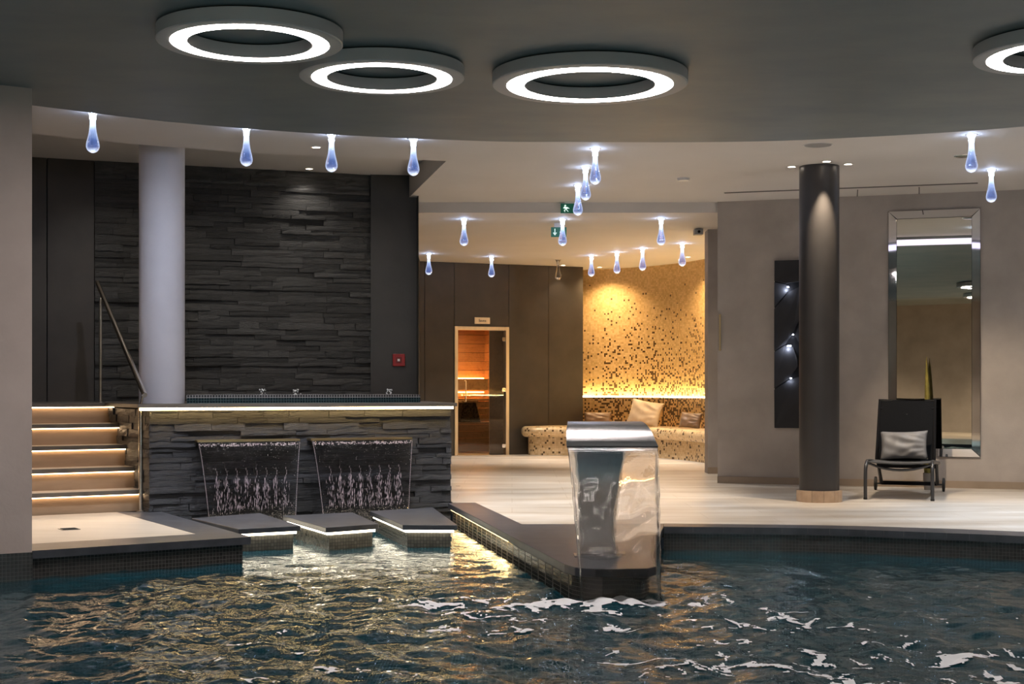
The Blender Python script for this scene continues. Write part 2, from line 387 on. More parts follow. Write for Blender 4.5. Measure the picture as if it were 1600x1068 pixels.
# ------------------------------------------------------------------ plan of the room
PIL = (-3.5, 10.5)                                  # corner of the left pillar, on the pool edge
FAN = Vector((-.52, .855)).normalized()             # radial direction at the stairs (away from the pool)
TAN = Vector((.855, .52)).normalized()
PLAT = fl(392, 839, 0)                              # front right corner of the platform
LC = (-3.48, 13.82); LE = (-.63, 15.0)              # ledge wall, left and right end
LD = (Vector(LE)-Vector(LC)).normalized(); LN = Vector((LD.y, -LD.x))     # along, towards the pool
PEN_L0 = fl(700, 786, 0); PEN_L1 = fl(882, 882, 0)
coping_in = [fl(816, 819, 0), fl(1037, 818, 0), fl(1262, 820.5, 0), fl(1412, 824, 0), fl(1600, 831, 0), (5.6, 11.2), (7.0, 9.4), (7.8, 7.0), (8.0, 4), (8.0, 1)]
pool_edge = [fl(1037, 823, 0), fl(1262, 825.5, 0), fl(1412, 830.5, 0), fl(1600, 838, 0), (5.4, 10.9), (6.7, 9.2), (7.5, 6.9), (7.7, 4), (7.7, 1)]
pen = [PEN_L0, PEN_L1, (.42, 9.58), (.55, 9.50), (.90, 9.52), (.97, 9.62), (1.10, 11.0), pool_edge[0]]
POOL = [PIL, PLAT, (LC[0]+.05, LC[1]+.02), LE] + pen + pool_edge[1:] + [(6, 1.0), (-6, 1.0), (-7.2, 5), (-5.9, 9.05)]

# floor
fp = [fl(743, 785, 0)] + coping_in + [(9, 1), (9, 28), (-8, 28), (-8, 17), (-1.0, 17), (-.62, 15.05)]
struct(MB().prism(fp, -.12, 0).build('floor', 'floor'), 'polished beige stone tile floor around the pool and into the far room', 'floor')
# coping: the long curved kerb with its pieces
cop = thing('pool_coping', 'dark stone coping along the curved far edge of the pool', 'coping', kind='structure')
ci, pe = smooth_path(coping_in[1:], 5), smooth_path(pool_edge, 5)
N = min(len(ci), len(pe)); ci = ci[:N]; pe = pe[:N]
for i in range(N-1):
    a, b, c, d = Vector(ci[i]), Vector(ci[i+1]), Vector(pe[i+1]), Vector(pe[i]); g = .0004
    t = (b-a).normalized()*g; u = (c-d).normalized()*g
    MB().prism([tuple(a+t), tuple(b-t), tuple(c-u), tuple(d+u)], -.055, .004).build('coping_stone', 'granite', cop)
pslab = struct(MB().prism([fl(743, 785, 0), PEN_L0]+pen[1:-1]+[pool_edge[0], coping_in[1], coping_in[0]], -.055, .004).build('peninsula_slab', 'granite', bevel=.006),
       'dark stone slab jutting from the floor into the pool behind the steel fountain', 'slab')
# pool shell
def wallstrip(path, z0, z1, th=.08, side=-1):
    mb = MB(); q = off(path, th*side); L = 0
    for i in range(len(path)-1):
        a, b, c, d = path[i], path[i+1], q[i+1], q[i]; l = math.dist(a, b)
        vs = [(p[0], p[1], z) for z in (z0, z1) for p in (a, b, c, d)]
        u = [(L, z0), (L+l, z0), (L+l, z1), (L, z1)]; L += l
        mb.add(vs, [(0, 1, 5, 4), (2, 3, 7, 6), (4, 5, 6, 7), (3, 2, 1, 0)], [u, u, u, u])
    return mb
inner = pe[::-1]
rr = off(pe, .05)
struct(wallstrip([(p[0], p[1]) for p in rr], -1.4, -.055, .1, 1).build('pool_wall', 'pool_tile'), 'dark mosaic pool wall under the curved coping', 'pool wall')
struct(MB().add(*(lambda P: ([(p[0], p[1], z) for z in (-1.4, -.055) for p in P], [(i, i+1, len(P)+i+1, len(P)+i) for i in range(len(P)-1)]))([(PEN_L0[0]+.05, PEN_L0[1]), (PEN_L1[0]+.05, PEN_L1[1]), (.47, 9.63), (.6, 9.55), (.86, 9.57), (.92, 9.67), (1.05, 11.0), (1.25, 12.4)]),
       [[(0+i*.6, -1.4), (.6+i*.6, -1.4), (.6+i*.6, -.055), (i*.6, -.055)] for i in range(7)]).build('peninsula_wall', 'pool_tile'), 'dark mosaic side of the slab beside the fountain', 'pool wall')
struct(MB().prism([(-9, 0), (9, 0), (9, 15.5), (-9, 15.5)], -1.5, -1.4).build('pool_floor', 'pool_floor'), 'teal mosaic bottom of the pool under the water', 'pool floor')

# platform at the left, at the foot of the stairs
T0 = fl(48, 850, 0); T1 = fl(306, 834.5, 0); T2 = fl(182, 800, 0)
pl = Vector(PLAT); left_back = Vector(PIL)+FAN*3.6; far_left = pl-TAN*2.9
plat = thing('platform', 'low platform with white tile and dark stone edge at the foot of the stairs', 'platform', kind='structure')
t1 = Vector(T1); t2 = Vector(T2); t0 = t1+(Vector(T0)-t1)*1.6
MB().prism([tuple(t0), tuple(t1), tuple(t2), tuple(t2-TAN*2.2)], -.05, .003).build('white_tile', 'tread', plat)['label'] = 'pale streaked tile'
e0 = Vector(PIL)-TAN*.8
rb = Vector((LC[0]+.1, LC[1]+.05))
MB().prism([tuple(e0), tuple(pl), tuple(t1), tuple(t0)], -.055, .004).build('coping_stone', 'granite', plat)
MB().prism([tuple(pl), tuple(rb), tuple(t2), tuple(t1)], -.055, .004).build('coping_stone', 'granite', plat)
ib = pl-TAN*.05+FAN*.05
wallpts = [tuple(e0+FAN*.05), tuple(ib), tuple(rb-TAN*.05)]
wallstrip(wallpts, -1.4, -.055, .1, 1).build('mosaic_side', 'pool_tile', plat)
dr = fl(108, 827, 0)
d = thing('floor_drain', 'small grey drain grate in the white tile of the platform', 'drain', (dr[0], dr[1], .003), .55)
MB().box(-.075, .075, -.075, .075, 0, .004).build('drain_frame', 'drain', d)
for i in range(6): MB().box(-.06, .06, -.062+i*.022, -.048+i*.022, .004, .007).build('drain_bar', 'gap', d)

# ------------------------------------------------------------------ left pillar
p0 = Vector(PIL); pp = [tuple(p0), tuple(p0+FAN*.5), tuple(p0+FAN*.5-TAN*4), tuple(p0-TAN*4)]
wl = MB().prism(pp, 0.0, ZD).build('wall_left', 'pillar_stucco'); struct(wl, 'rose beige plastered wall end rising from the pool at the left', 'wall')
MB().prism([tuple(p0+TAN*.004-FAN*.004), tuple(p0+FAN*.4), tuple(p0+FAN*.4-TAN*4), tuple(p0-TAN*4-FAN*.004)], -1.4, -.001).build('mosaic_base', 'pool_tile', wl)

# ------------------------------------------------------------------ slate cladding
STV, STW = [], []
for k in range(10):
    r = random.Random(40+k); nx = 4; vs = []; fs = []
    for iz in range(3):
        for ix in range(nx+1):
            e = (ix in (0, nx)) or iz in (0, 2)
            vs.append((ix/nx+(r.uniform(-.03, .03) if 0 < ix < nx else 0), -1+(r.uniform(.10, .35) if e else r.uniform(0, .18)), iz/2+(r.uniform(-.06, .06) if 0 < ix < nx else 0)))
    n = nx+1
    for iz in range(2):
        for ix in range(nx): fs.append((iz*n+ix, iz*n+ix+1, (iz+1)*n+ix+1, (iz+1)*n+ix))
    b = len(vs); vs += [(0, 0, 0), (1, 0, 0), (1, 0, 1), (0, 0, 1)]
    fs += [tuple(range(0, n))[::-1]+(b, b+1), tuple(range(2*n, 3*n))+(b+2, b+3), (0, n, 2*n, b+3, b), (nx, b+1, b+2, 2*n+nx, n+nx)]
    me = bpy.data.meshes.new('stone'); me.from_pydata(vs, [], fs); me.materials.append(M['slate']); me.update()
    bm = bmesh.new(); bm.from_mesh(me); bmesh.ops.recalc_face_normals(bm, faces=bm.faces); bm.to_mesh(me); bm.free()
    STV.append(me); m2 = me.copy(); m2.materials[0] = M['slate_wet']; STW.append(m2)
def slate(parent, A, B, z0, z1, hmin, hmax, lmin, lmax, seed, dep=(.02, .06), cap=300, mat='slate'):
    r = random.Random(seed); A = Vector(A); B = Vector(B); L = (B-A).length; ang = math.atan2(B.y-A.y, B.x-A.x); z = z0; n = 0
    t = (B-A).normalized(); rest = MB(); variants = STV if mat == 'slate' else STW
    while z < z1-.012:
        h = min(r.uniform(hmin, hmax), z1-z); 
        if z1-z-h < .025: h = z1-z
        s = -r.uniform(0, lmin*.9)
        while s < L:
            l = r.uniform(lmin, lmax); a, b = max(s, 0), min(s+l, L)
            if b-a > .03:
                dp = r.uniform(*dep) if (q_ := r.random()) > .26 else (r.uniform(dep[0]*.25, dep[0]*.7) if q_ > .12 else dep[1]*r.uniform(1.05, 1.35))
                p = A+t*a; sc_ = (b-a-.004, dp, h-.003)
                if n < cap:
                    o = bpy.data.objects.new('stone', r.choice(variants)); C.objects.link(o); o.parent = parent
                    o.location = (p.x, p.y, z); o.rotation_euler = (0, 0, ang); o.scale = sc_; n += 1
                else:
                    me = r.choice(variants); m = Matrix.Translation((p.x, p.y, z)) @ Matrix.Rotation(ang, 4, 'Z') @ Matrix.Diagonal((*sc_, 1))
                    rest.add([m @ v.co for v in me.vertices], [tuple(q.vertices) for q in me.polygons])
            s += l
        z += h
    if rest.v: rest.build('small_stones', mat, parent)['kind'] = 'stuff'

# back wall of the hot tub niche
def fz(px, py, z): return Vector(fl(px, py, z))
B0, B1, B2, B3 = fz(47, 245, ZR), fz(148, 251, ZR), fz(580, 273.6, ZR), fz(652, 275, ZR)
def wallbox(a, b, z0, z1, th=.25):
    a = Vector(a); b = Vector(b); t = (b-a).normalized(); n = Vector((-t.y, t.x))*th
    return MB().prism([tuple(a), tuple(b), tuple(b+n), tuple(a+n)], z0, z1)
wb = wallbox(B1, B2, 0, ZR+.02).build('wall_back', 'slate_gap'); struct(wb, 'split slate back wall behind the hot tub', 'wall')
slate(wb, B1, B2, LEDGE, ZR, .045, .082, .22, .75, 3, (.018, .055))
tb = (B2-B1).normalized()
wbl = thing('wall_back_left', 'dark brown panelled wall at the top of the stairs left of the slate', 'wall', kind='structure')
mid = B0+(B1-B0)*.26
for a, b in ((B0-(B1-B0)*2.5, mid), (mid, B1)):
    t = (b-a).normalized()*.006
    wallbox(a+t, b-t, 0, ZR+.02).build('panel', 'brown', wbl)
wbr = thing('wall_back_right', 'charcoal brown panel wall right of the slate with a red call point', 'wall', kind='structure')
fwd = Vector((0, -.06))
wallbox(B2+fwd, B3+fwd, 0, ZR+.02).build('panel', 'char', wbr)
cr = Vector((-1.135, 17.5)); MB().prism([tuple(B3+fwd), tuple(cr), (-1.35, 18.6), (-1.6, 25), (-3, 25), tuple(B3+Vector((-.4, .4)))], 0, ZR+.02).build('panel', 'char', wbr)

# ------------------------------------------------------------------ ledge with the two blade waterfalls
LCv, LEv = Vector(LC), Vector(LE); LB = -LN
side_end = LCv+FAN*2.6
wf = thing('wall_waterfall', 'waist-high slate wall with a glowing cap and two water blades', 'wall', kind='structure')
core = [tuple(LCv+LB*.03+LD*.03), tuple(LEv+LB*.03), (-1.05, 17.3), tuple(B2+Vector((0, -.05))), tuple(B0+Vector((-2.5, -.8))), tuple(LCv+FAN*1.6-TAN*3), tuple(LCv+FAN*1.4+TAN*.03)]
MB().prism(core, -1.4, LEDGE-.05).build('core', 'slate_gap', wf)
slate(wf, LCv+LB*.03, LEv+LB*.03, -.25, LEDGE-.05, .042, .075, .22, .6, 11, (.015, .04), 230, 'slate_wet')
slate(wf, LCv+FAN*1.4+TAN*.02, LCv+TAN*.02, -.02, LEDGE-.05, .045, .08, .2, .45, 12, (.01, .03), 60, 'slate_wet')
cap = [tuple(LCv+LN*.09-LD*.12), tuple(LEv+LN*.09+LD*.03), tuple(LEv+Vector((-.1, .6))), (-1.05, 17.3), tuple(B2), tuple(B0+Vector((-2.6, -.8))), tuple(LCv+FAN*1.5-TAN*3), tuple(LCv+FAN*1.42-TAN*.05)]
MB().prism(cap, LEDGE-.035, LEDGE).build('cap_slab', 'brownstone', wf)
a, b = LCv+LN*.06-LD*.1, LEv+LN*.06
wallbox(a, b, LEDGE-.06, LEDGE-.036, .007).build('light_strip', 'led_gold', wf)['label'] = 'warm golden light strip under the cap'
def spout(pxa, pya, pxb, pyb, label, seed):
    def hit(px):
        k = (px-800)/FPX; s = (LCv.x-k*LCv.y)/(k*LD.y-LD.x); return LCv+LD*s
    a, b = hit(pxa), hit(pxb); z = .672
    sp = wallbox(b+LN*.15, a+LN*.15, z, z+.022, -.18) if False else MB().prism([tuple(a+LN*.15), tuple(b+LN*.15), tuple(b-LN*.02), tuple(a-LN*.02)], z, z+.02)
    sp.build('spout', 'brass', wf)['label'] = 'spout lip in brass colour'  # gold tone is the brass material's own colour
    # the falling sheet: a thin rippled film that narrows as it falls
    r = random.Random(seed); W = (b-a).length; nu, nv = 90, 60; vs = []; zt, zb = z+.004, ZW-.01
    ph = [(r.uniform(20, 60), r.uniform(0, 6.3), r.uniform(2, 9)) for _ in range(7)]
    for side in (0, 1):
        for j in range(nv+1):
            v = j/nv; zz = zt+(zb-zt)*v; fallt = math.sqrt(v); shrink = .075*v**.7
            for i in range(nu+1):
                u = i/nu; uu = u+(shrink*(1-2*u)) + (.06*v*(1-u) if True else 0)*.5
                amp = .0035*min(1, max(0, (v-.1)*3))
                d = .15+.10*fallt + side*-.004 + amp*sum(math.sin(f*uu*W+p0_+g*v) for f, p0_, g in ph)/2.2
                edge = math.exp(-((min(u, 1-u))/.012)**2)*.006; d += edge*(1-2*side)
                q = a+LD*(uu*W)+LN*d; vs.append((q.x, q.y, zz))
    n1 = nu+1; K2 = n1*(nv+1); fs = []
    for j in range(nv):
        for i in range(nu):
            k = j*n1+i; fs += [(k, k+1, k+n1+1, k+n1), (K2+k, K2+k+n1, K2+k+n1+1, K2+k+1)]
    for j in range(nv): fs += [(j*n1, (j+1)*n1, K2+(j+1)*n1, K2+j*n1), (j*n1+nu, K2+j*n1+nu, K2+(j+1)*n1+nu, (j+1)*n1+nu)]
    for i in range(nu): fs += [(i, K2+i, K2+i+1, i+1), (nv*n1+i, nv*n1+i+1, K2+nv*n1+i+1, K2+nv*n1+i)]
    sh = MB().add(vs, fs).build('water_sheet', 'sheet_thin', smooth=True); tag(sh, label, 'waterfall', 'water blades on the slate wall')
    # froth beads under the lip, torn streaks with pink reflections in their colour, all too many to count
    fr = MB()
    def bead(u, v, su, sv):
        d = .158+.10*math.sqrt(v); q = a+LD*((u+.075*v**.7*(1-2*u)+.03*v*(1-u))*W)+LN*d; zz = zt+(zb-zt)*v
        t = LD*su; m_ = [q-t, q+t*r.uniform(-.4, .4), q+t, q+t*r.uniform(-.4, .4)]
        zs = [zz+r.uniform(-.3, .3)*sv, zz+sv, zz+r.uniform(-.3, .3)*sv, zz-sv]
        vs = [(p.x, p.y, h) for p, h in zip(m_, zs)]; c = q+LN*.004; bk = q-LN*.003
        fr.add(vs+[(c.x, c.y, zz), (bk.x, bk.y, zz)], [(0, 1, 4), (1, 2, 4), (2, 3, 4), (3, 0, 4), (1, 0, 5), (2, 1, 5), (3, 2, 5), (0, 3, 5)])
    for _ in range(230): bead(r.uniform(.01, .99), r.uniform(.022, .05), r.uniform(.002, .007), r.uniform(.003, .010))
    lanes = [.13+.105*i for i in range(8)]
    for la in lanes:
        for q_ in range(6): bead(la+.012*math.sin(q_), .30+.028*q_, .0022, .016)
        lw_ = r.uniform(.5, 1)
        for _ in range(int(75*lw_)):
            v = r.uniform(.40, .74); bead(la+r.gauss(0, .012+.045*(v-.3)), v, r.uniform(.001, .003), r.uniform(.010, .034))
    for _ in range(120): bead(r.uniform(.03, .97), r.uniform(.66, .97), r.uniform(.0012, .0025), r.uniform(.006, .016))
    for e in (.004, .996):
        for q_ in range(40): bead(e, .03+.95*q_/40, .0028, .014)
    f = fr.build('froth', 'froth', sh); f['kind'] = 'stuff'; f['label'] = 'froth and streaks with painted pink reflections in the falling water'
spout(304, 690, 463, 689, 'falling water blade nearer the stairs on the slate wall', 5)
spout(480, 687, 637, 684, 'falling water blade nearer the sauna end of the slate wall', 6)

# hot tub rim on the ledge
R0 = LCv+LB*.95+LD*.22; R1 = LEv+LB*.42-LD*.20
ht = thing('hot_tub', 'hot tub with grey mosaic rim set into the slate ledge', 'hot tub', (0, 0, 0))
mbv = MB(); z0, z1 = LEDGE, LEDGE+.085
ra, rb_, rc, rd = LCv+LD*.43+LB*.44, R1, R1+LB*1.5, LCv+LD*.82+LB*1.9
quad = [ra, rb_, rc, rd]
for i in range(4):
    p, q = quad[i], quad[(i+1) % 4]; l = (q-p).length; t = (q-p).normalized(); n = Vector((-t.y, t.x))*.16
    vs = [(v.x, v.y, z) for z in (z0, z1) for v in (p, q, q+n-t*.16, p+n+t*.16)]
    u = [(0, 0), (l, 0), (l, z1-z0), (0, z1-z0)]; ut = [(0, 0), (l, 0), (l, .16), (0, .16)]
    mb = MB().add(vs, [(0, 1, 5, 4), (2, 3, 7, 6), (4, 5, 6, 7), (0, 3, 2, 1)], [u, u, ut, ut]); mb.build('rim', 'rim_tile', ht)
MB().prism([tuple(v) for v in quad], LEDGE+.001, LEDGE+.055).build('tub_water', 'water', ht)
for px in (410, 462, 607):
    q = at(px, 612, 15.9); r = random.Random(px); mb = MB()
    for _ in range(26):
        c = q+Vector((r.gauss(0, .02), r.gauss(0, .02), r.uniform(-.05, .03))); s = r.uniform(.004, .011)
        mb.add([c+Vector(v)*s for v in ((1, 0, 0), (-1, 0, 0), (0, 1, 0), (0, -1, 0), (0, 0, 1.3), (0, 0, -1.3))],
               [(0, 2, 4), (2, 1, 4), (1, 3, 4), (3, 0, 4), (2, 0, 5), (1, 2, 5), (3, 1, 5), (0, 3, 5)])
    o = mb.build('splash', 'foam', ht); o['kind'] = 'stuff'; o['label'] = 'white bubbling splash'

# ------------------------------------------------------------------ stairs
stair = thing('staircase', 'five tan tiled steps with glowing edges beside the slate wall', 'stairs')
R1p = Vector((-3.56, 14.05)); rise = LEDGE/5
for k in range(5):
    R = R1p+FAN*(.29*k); zt = rise*(k+1); Lf = R-TAN*2.6
    step = bpy.data.objects.new('step', None); C.objects.link(step); step.parent = stair
    ext = TAN*(.07 if k == 0 else 0)
    MB().prism([tuple(Lf), tuple(R), tuple(R+FAN*.12), tuple(Lf+FAN*.12)], rise*k, zt-.035).build('riser', 'riser', step)
    if k < 4:
        MB().prism([tuple(Lf-FAN*.035), tuple(R-FAN*.035+ext), tuple(R+FAN*.30+ext), tuple(Lf+FAN*.30)], zt-.035, zt).build('tread', 'tread', step, bevel=.004)
    nz = MB().prism([tuple(Lf-FAN*.045), tuple(R-FAN*.045+ext), tuple(R-FAN*.032+ext), tuple(Lf-FAN*.032)], zt-.040, zt+.001).build('nosing', 'brownstone', step)
    if k == 4: MB().prism([tuple(Lf-FAN*.032), tuple(R-FAN*.032), tuple(R+FAN*.25), tuple(Lf+FAN*.25)], zt-.034, zt+.002).build('tread', 'brownstone', step)
    MB().prism([tuple(Lf-FAN*.022), tuple(R-FAN*.022+ext*.8), tuple(R-FAN*.004+ext*.8), tuple(Lf-FAN*.004)], zt-.050, zt-.036).build('light_strip', 'led_step', step)

# handrail
hr = thing('handrail', 'round steel handrail on two posts beside the stairs', 'handrail')
b = fl(220, 799, 0); pb = Vector((b[0], b[1], .0)); top = Vector((b[0], b[1], 1.10))
r0 = at(226, 617, b[1]-.02); r1 = at(152, 441, 15.45); dd = (r1-r0)
MB().tube([r0, r1], .026, 16).build('rail', 'rail', hr, smooth=.7)
MB().tube([pb, pb+Vector((0, 0, 1.04))], .022, 16).build('post', 'rail', hr, smooth=.7)
MB().lathe([(.055, 0), (.055, .012), (.03, .018), (.0, .018)], 24).build('flange', 'rail', hr, loc=pb, smooth=.7)
MB().tube([pb+Vector((0, 0, 1.03)), r0+dd*.02], .012, 10).build('bracket', 'rail', hr, smooth=.7)
f = at(157, 628, 15.2); f.z = LEDGE; tz = r0.lerp(r1, .90)
MB().tube([f, Vector((f.x, f.y, 2.12))], .017, 16).build('post', 'rail', hr, smooth=.7)
MB().lathe([(.05, 0), (.05, .012), (.03, .018), (.0, .018)], 24).build('flange', 'rail', hr, loc=f, smooth=.7)
MB().tube([Vector((f.x, f.y, 2.11)), tz], .010, 10).build('bracket', 'rail', hr, smooth=.7)

# ------------------------------------------------------------------ stepping stones
SL = [[(299.5, 809), (406, 801), (470, 821), (373, 826)], [(442, 805), (551, 800), (592, 818), (509, 824)], [(578, 798), (676, 792), (715, 820), (629, 819.5)]]
LBs = ['dark stepping stone nearest the platform, lit from beneath', 'dark stepping stone in the middle of the three, lit from beneath', 'dark stepping stone nearest the slab by the fountain, lit from beneath']
for q, lb in zip(SL, LBs):
    P = [Vector(fl(x, y, 0)) for x, y in q]; c = sum(P, Vector((0, 0)))/4
    s = thing('stepping_stone', lb, 'stepping stone', (c.x, c.y, ZW), 0, 'stepping stones below the water blades')
    Q = [p-c for p in P]
    def ins(d): 
        out = []
        for i in range(4):
            a_, b_, c_ = Q[i-1], Q[i], Q[(i+1) % 4]
            e1 = (a_-b_).normalized(); e2 = (c_-b_).normalized(); out.append(tuple(b_+(e1+e2)*d))
        return out
    MB().prism([tuple(v) for v in Q], -ZW-.045, -ZW).build('slab', 'granite', s, bevel=.004)
    MB().prism(ins(.055), -1.1, -ZW-.062).build('mosaic_base', 'stone_tile', s)
    MB().prism(ins(.03), -ZW-.068, -ZW-.046).build('light_strip', 'led_stone', s)['label'] = 'warm white light strip'

# unseen strip added under the peninsula's left edge to gild its side wall
pe0, pe1 = Vector(PEN_L0), Vector(PEN_L1); tt = (pe0-pe1).normalized(); nn = Vector((tt.y, -tt.x)); nn = nn if nn.x > 0 else -nn
st = MB().prism([tuple(pe0-tt*.1+nn*.012), tuple(pe0-tt*3.2+nn*.012), tuple(pe0-tt*3.2+nn*.040), tuple(pe0-tt*.1+nn*.040)], -.060, -.0555).build('light_strip', 'led_gold', pslab); st['label'] = 'added golden light strip hidden under the edge'

# ------------------------------------------------------------------ columns
cx, cy = (253-800)/FPX*14.6, 14.6
struct(MB().lathe([(.227, LEDGE), (.227, ZR)], 64).build('white_column', 'white_col', loc=(cx, cy, 0), smooth=.7), 'white round column standing on the slate ledge by the stairs', 'column')
bx, by = (1280-800)/FPX*15.2, 15.2
bc = thing('black_column', 'black round column on a tan stone plinth in front of the taupe wall', 'column', (bx, by, 0), kind='structure')
MB().lathe([(.208, .118), (.208, ZL)], 64).build('shaft', 'black_col', bc, smooth=.7)
for i in range(12):
    a0, a1 = 2*math.pi*i/12+.006, 2*math.pi*(i+1)/12-.006
    pts = [(.238*math.cos(a0), .238*math.sin(a0)), (.238*math.cos((a0+a1)/2), .238*math.sin((a0+a1)/2)), (.238*math.cos(a1), .238*math.sin(a1)), (.20*math.cos(a1), .20*math.sin(a1)), (.20*math.cos(a0), .20*math.sin(a0))]
    MB().prism(pts, 0, .12).build('plinth_tile', 'plinth', bc)

# ------------------------------------------------------------------ right wall
W0, W1 = Vector((2.585, 18.1)), Vector((6.03, 16.97)); WD = (W1-W0).normalized(); WN = Vector((WD.y, -WD.x))
W2 = W0+WD*6.6
ang_w = math.atan2(WD.y, WD.x)
struct(wallbox(W0, W2, 0, ZL, .3).build('wall_right', 'stucco'), 'taupe plastered wall with the mirror and the black light panel', 'wall')
struct(wallbox(W0+WN*.018, W2+WN*.018, 0, .085, .018).build('baseboard_right', 'skirting'), 'beige tile skirting along the foot of the taupe wall', 'skirting')
struct(MB().prism([(2.73, 20.05), (4.2, 20.05), (4.2, 20.4), (2.73, 20.4)], 0, ZF).build('wall_return', 'stucco'), 'taupe wall end beside the gold mosaic niche', 'wall')
struct(MB().prism([(2.725, 20.035), (4.2, 20.035), (4.2, 20.05), (2.725, 20.05)], 0, .09).build('baseboard_return', 'skirting'), 'skirting at the foot of the wall end by the niche', 'skirting')
def on_wall(px, py):          # a point of the taupe wall's face
    k = (px-800)/FPX; s = (W0.x-k*W0.y)/(k*WD.y-WD.x); p = W0+WD*s; return s, EYE-(py-YH)/FPX*p.y
WM = Matrix.Translation((W0.x, W0.y, 0)) @ Matrix.Rotation(ang_w, 4, 'Z')      # x along the wall, -y out of it
def wall_thing(name, label, cat, px, py):
    s, z = on_wall(px, py); p = W0+WD*s
    return thing(name, label, cat, (p.x, p.y, z), ang_w), s, z
# mirror
mi, s_, z_ = wall_thing('wall_mirror', 'tall wall mirror framed by angled mirror strips behind the sun lounger', 'mirror', 1388, 712)
s1, z1_ = on_wall(1532, 325); Wm, Hm = s1-s_, z1_-z_; fw = .10
MB().box(0, Wm, -.012, 0, 0, Hm).build('backing', 'black', mi)
MB().box(fw, Wm-fw, -.020, -.012, fw, Hm-fw).build('mirror_glass', 'mirror', mi)
def bev(pts, name):
    MB().add(pts, [(0, 1, 2, 3), (4, 7, 6, 5), (0, 4, 5, 1), (1, 5, 6, 2), (2, 6, 7, 3), (3, 7, 4, 0)]).build(name, 'mirror_edge', mi)
def strip(o1, o2, i2, i1):
    f = [(o1[0], -.022, o1[1]), (o2[0], -.022, o2[1]), (i2[0], -.036, i2[1]), (i1[0], -.036, i1[1])]
    bev(f+[(x, -.0125, z) for x, y, z in f], 'frame_strip')
g = .003
strip((g, g), (Wm-g, g), (Wm-fw-g, fw-g), (fw+g, fw-g)); strip((g, Hm-g), (Wm-g, Hm-g), (Wm-fw-g, Hm-fw+g), (fw+g, Hm-fw+g))
strip((g, 2*g), (g, Hm-2*g), (fw-g, Hm-fw-g), (fw-g, fw+g)); strip((Wm-g, 2*g), (Wm-g, Hm-2*g), (Wm-fw+g, Hm-fw-g), (Wm-fw+g, fw+g))
# black light panel behind the column
ar, s_, z_ = wall_thing('faceted_wall_light', 'tall black faceted wall panel with small blue white lights behind the black column', 'wall light', 1211, 668)
s1, z1_ = on_wall(1302, 405); Wa, Ha = s1-s_, z1_-z_
MB().box(0, Wa, -.03, 0, 0, Ha).build('backing', 'black', ar)
def facet(pts, hts, name='facet'):
    n = len(pts); vs = [(x*Wa, -.032-h, z*Ha) for (x, z), h in zip(pts, hts)]+[(x*Wa, -.030, z*Ha) for x, z in pts]
    MB().add(vs, [tuple(range(n)), tuple(range(2*n-1, n-1, -1))]+[(i, n+i, n+(i+1) % n, (i+1) % n) for i in range(n)]).build(name, 'facet', ar)
# plates leave slim gaps in which the lamps sit
def pf(pts, hts, name='facet'): facet([((x-1211)/91, (668-y)/263) for x, y in pts], hts, name)
pf([(1211, 405), (1302, 405), (1302, 436), (1249, 439), (1230, 441), (1211, 437)], [.02, .02, .05, .05, .045, .03])
pf([(1211, 439), (1229, 443), (1233, 452), (1211, 479)], [.030, .002, .002, .045], 'lit_facet')
pf([(1211, 481), (1235, 454), (1250, 447), (1258, 480), (1240, 520), (1228, 536), (1211, 547)], [.046, .02, .02, .05, .03, .03, .045])
pf([(1252, 447), (1302, 438), (1302, 520), (1262, 556), (1243, 523), (1260, 481)], [.02, .05, .03, .05, .02, .05])
pf([(1211, 549), (1228, 538), (1240, 541), (1247, 561), (1247, 572), (1234, 590), (1211, 606)], [.040, .003, .003, .02, .02, .03, .045], 'lit_facet')
pf([(1211, 608), (1235, 592), (1252, 587), (1302, 560), (1302, 668), (1211, 668)], [.045, .004, .02, .05, .02, .02])
pf([(1250, 576), (1264, 559), (1302, 522), (1302, 557), (1252, 584)], [.02, .05, .03, .05, .02])
for px, py, w_, p_ in ((1232, 447, 3.2, 1.2), (1240, 521.5, 2.4, .15), (1234, 539.3, 6, 1.3), (1236.5, 590, 2.4, .4)):
    x_, z_b = (px-1211)/91*Wa, (668-py)/263*Ha; q_ = w_/91*Wa/2
    MB().box(x_-q_, x_+q_, -.046, -.0325, z_b-.008, z_b+.008).build('small_lamp', 'art_led', ar)
    light('POINT', 'panel_lamp_light', ar.matrix_basis @ Vector((x_-.012, -.075, z_b-.035)), p_, (.72, .80, 1), shadow_soft_size=.012)

# small plate on the wall end
sw = MB().box(-.012, .012, -.02, 0, 0, .46).build('door_handle_plate', 'brass', loc=(2.61, 18.09, 1.66), bevel=.003)
tag(sw, 'slim brass plate on the corner of the taupe wall by the niche', 'plate')

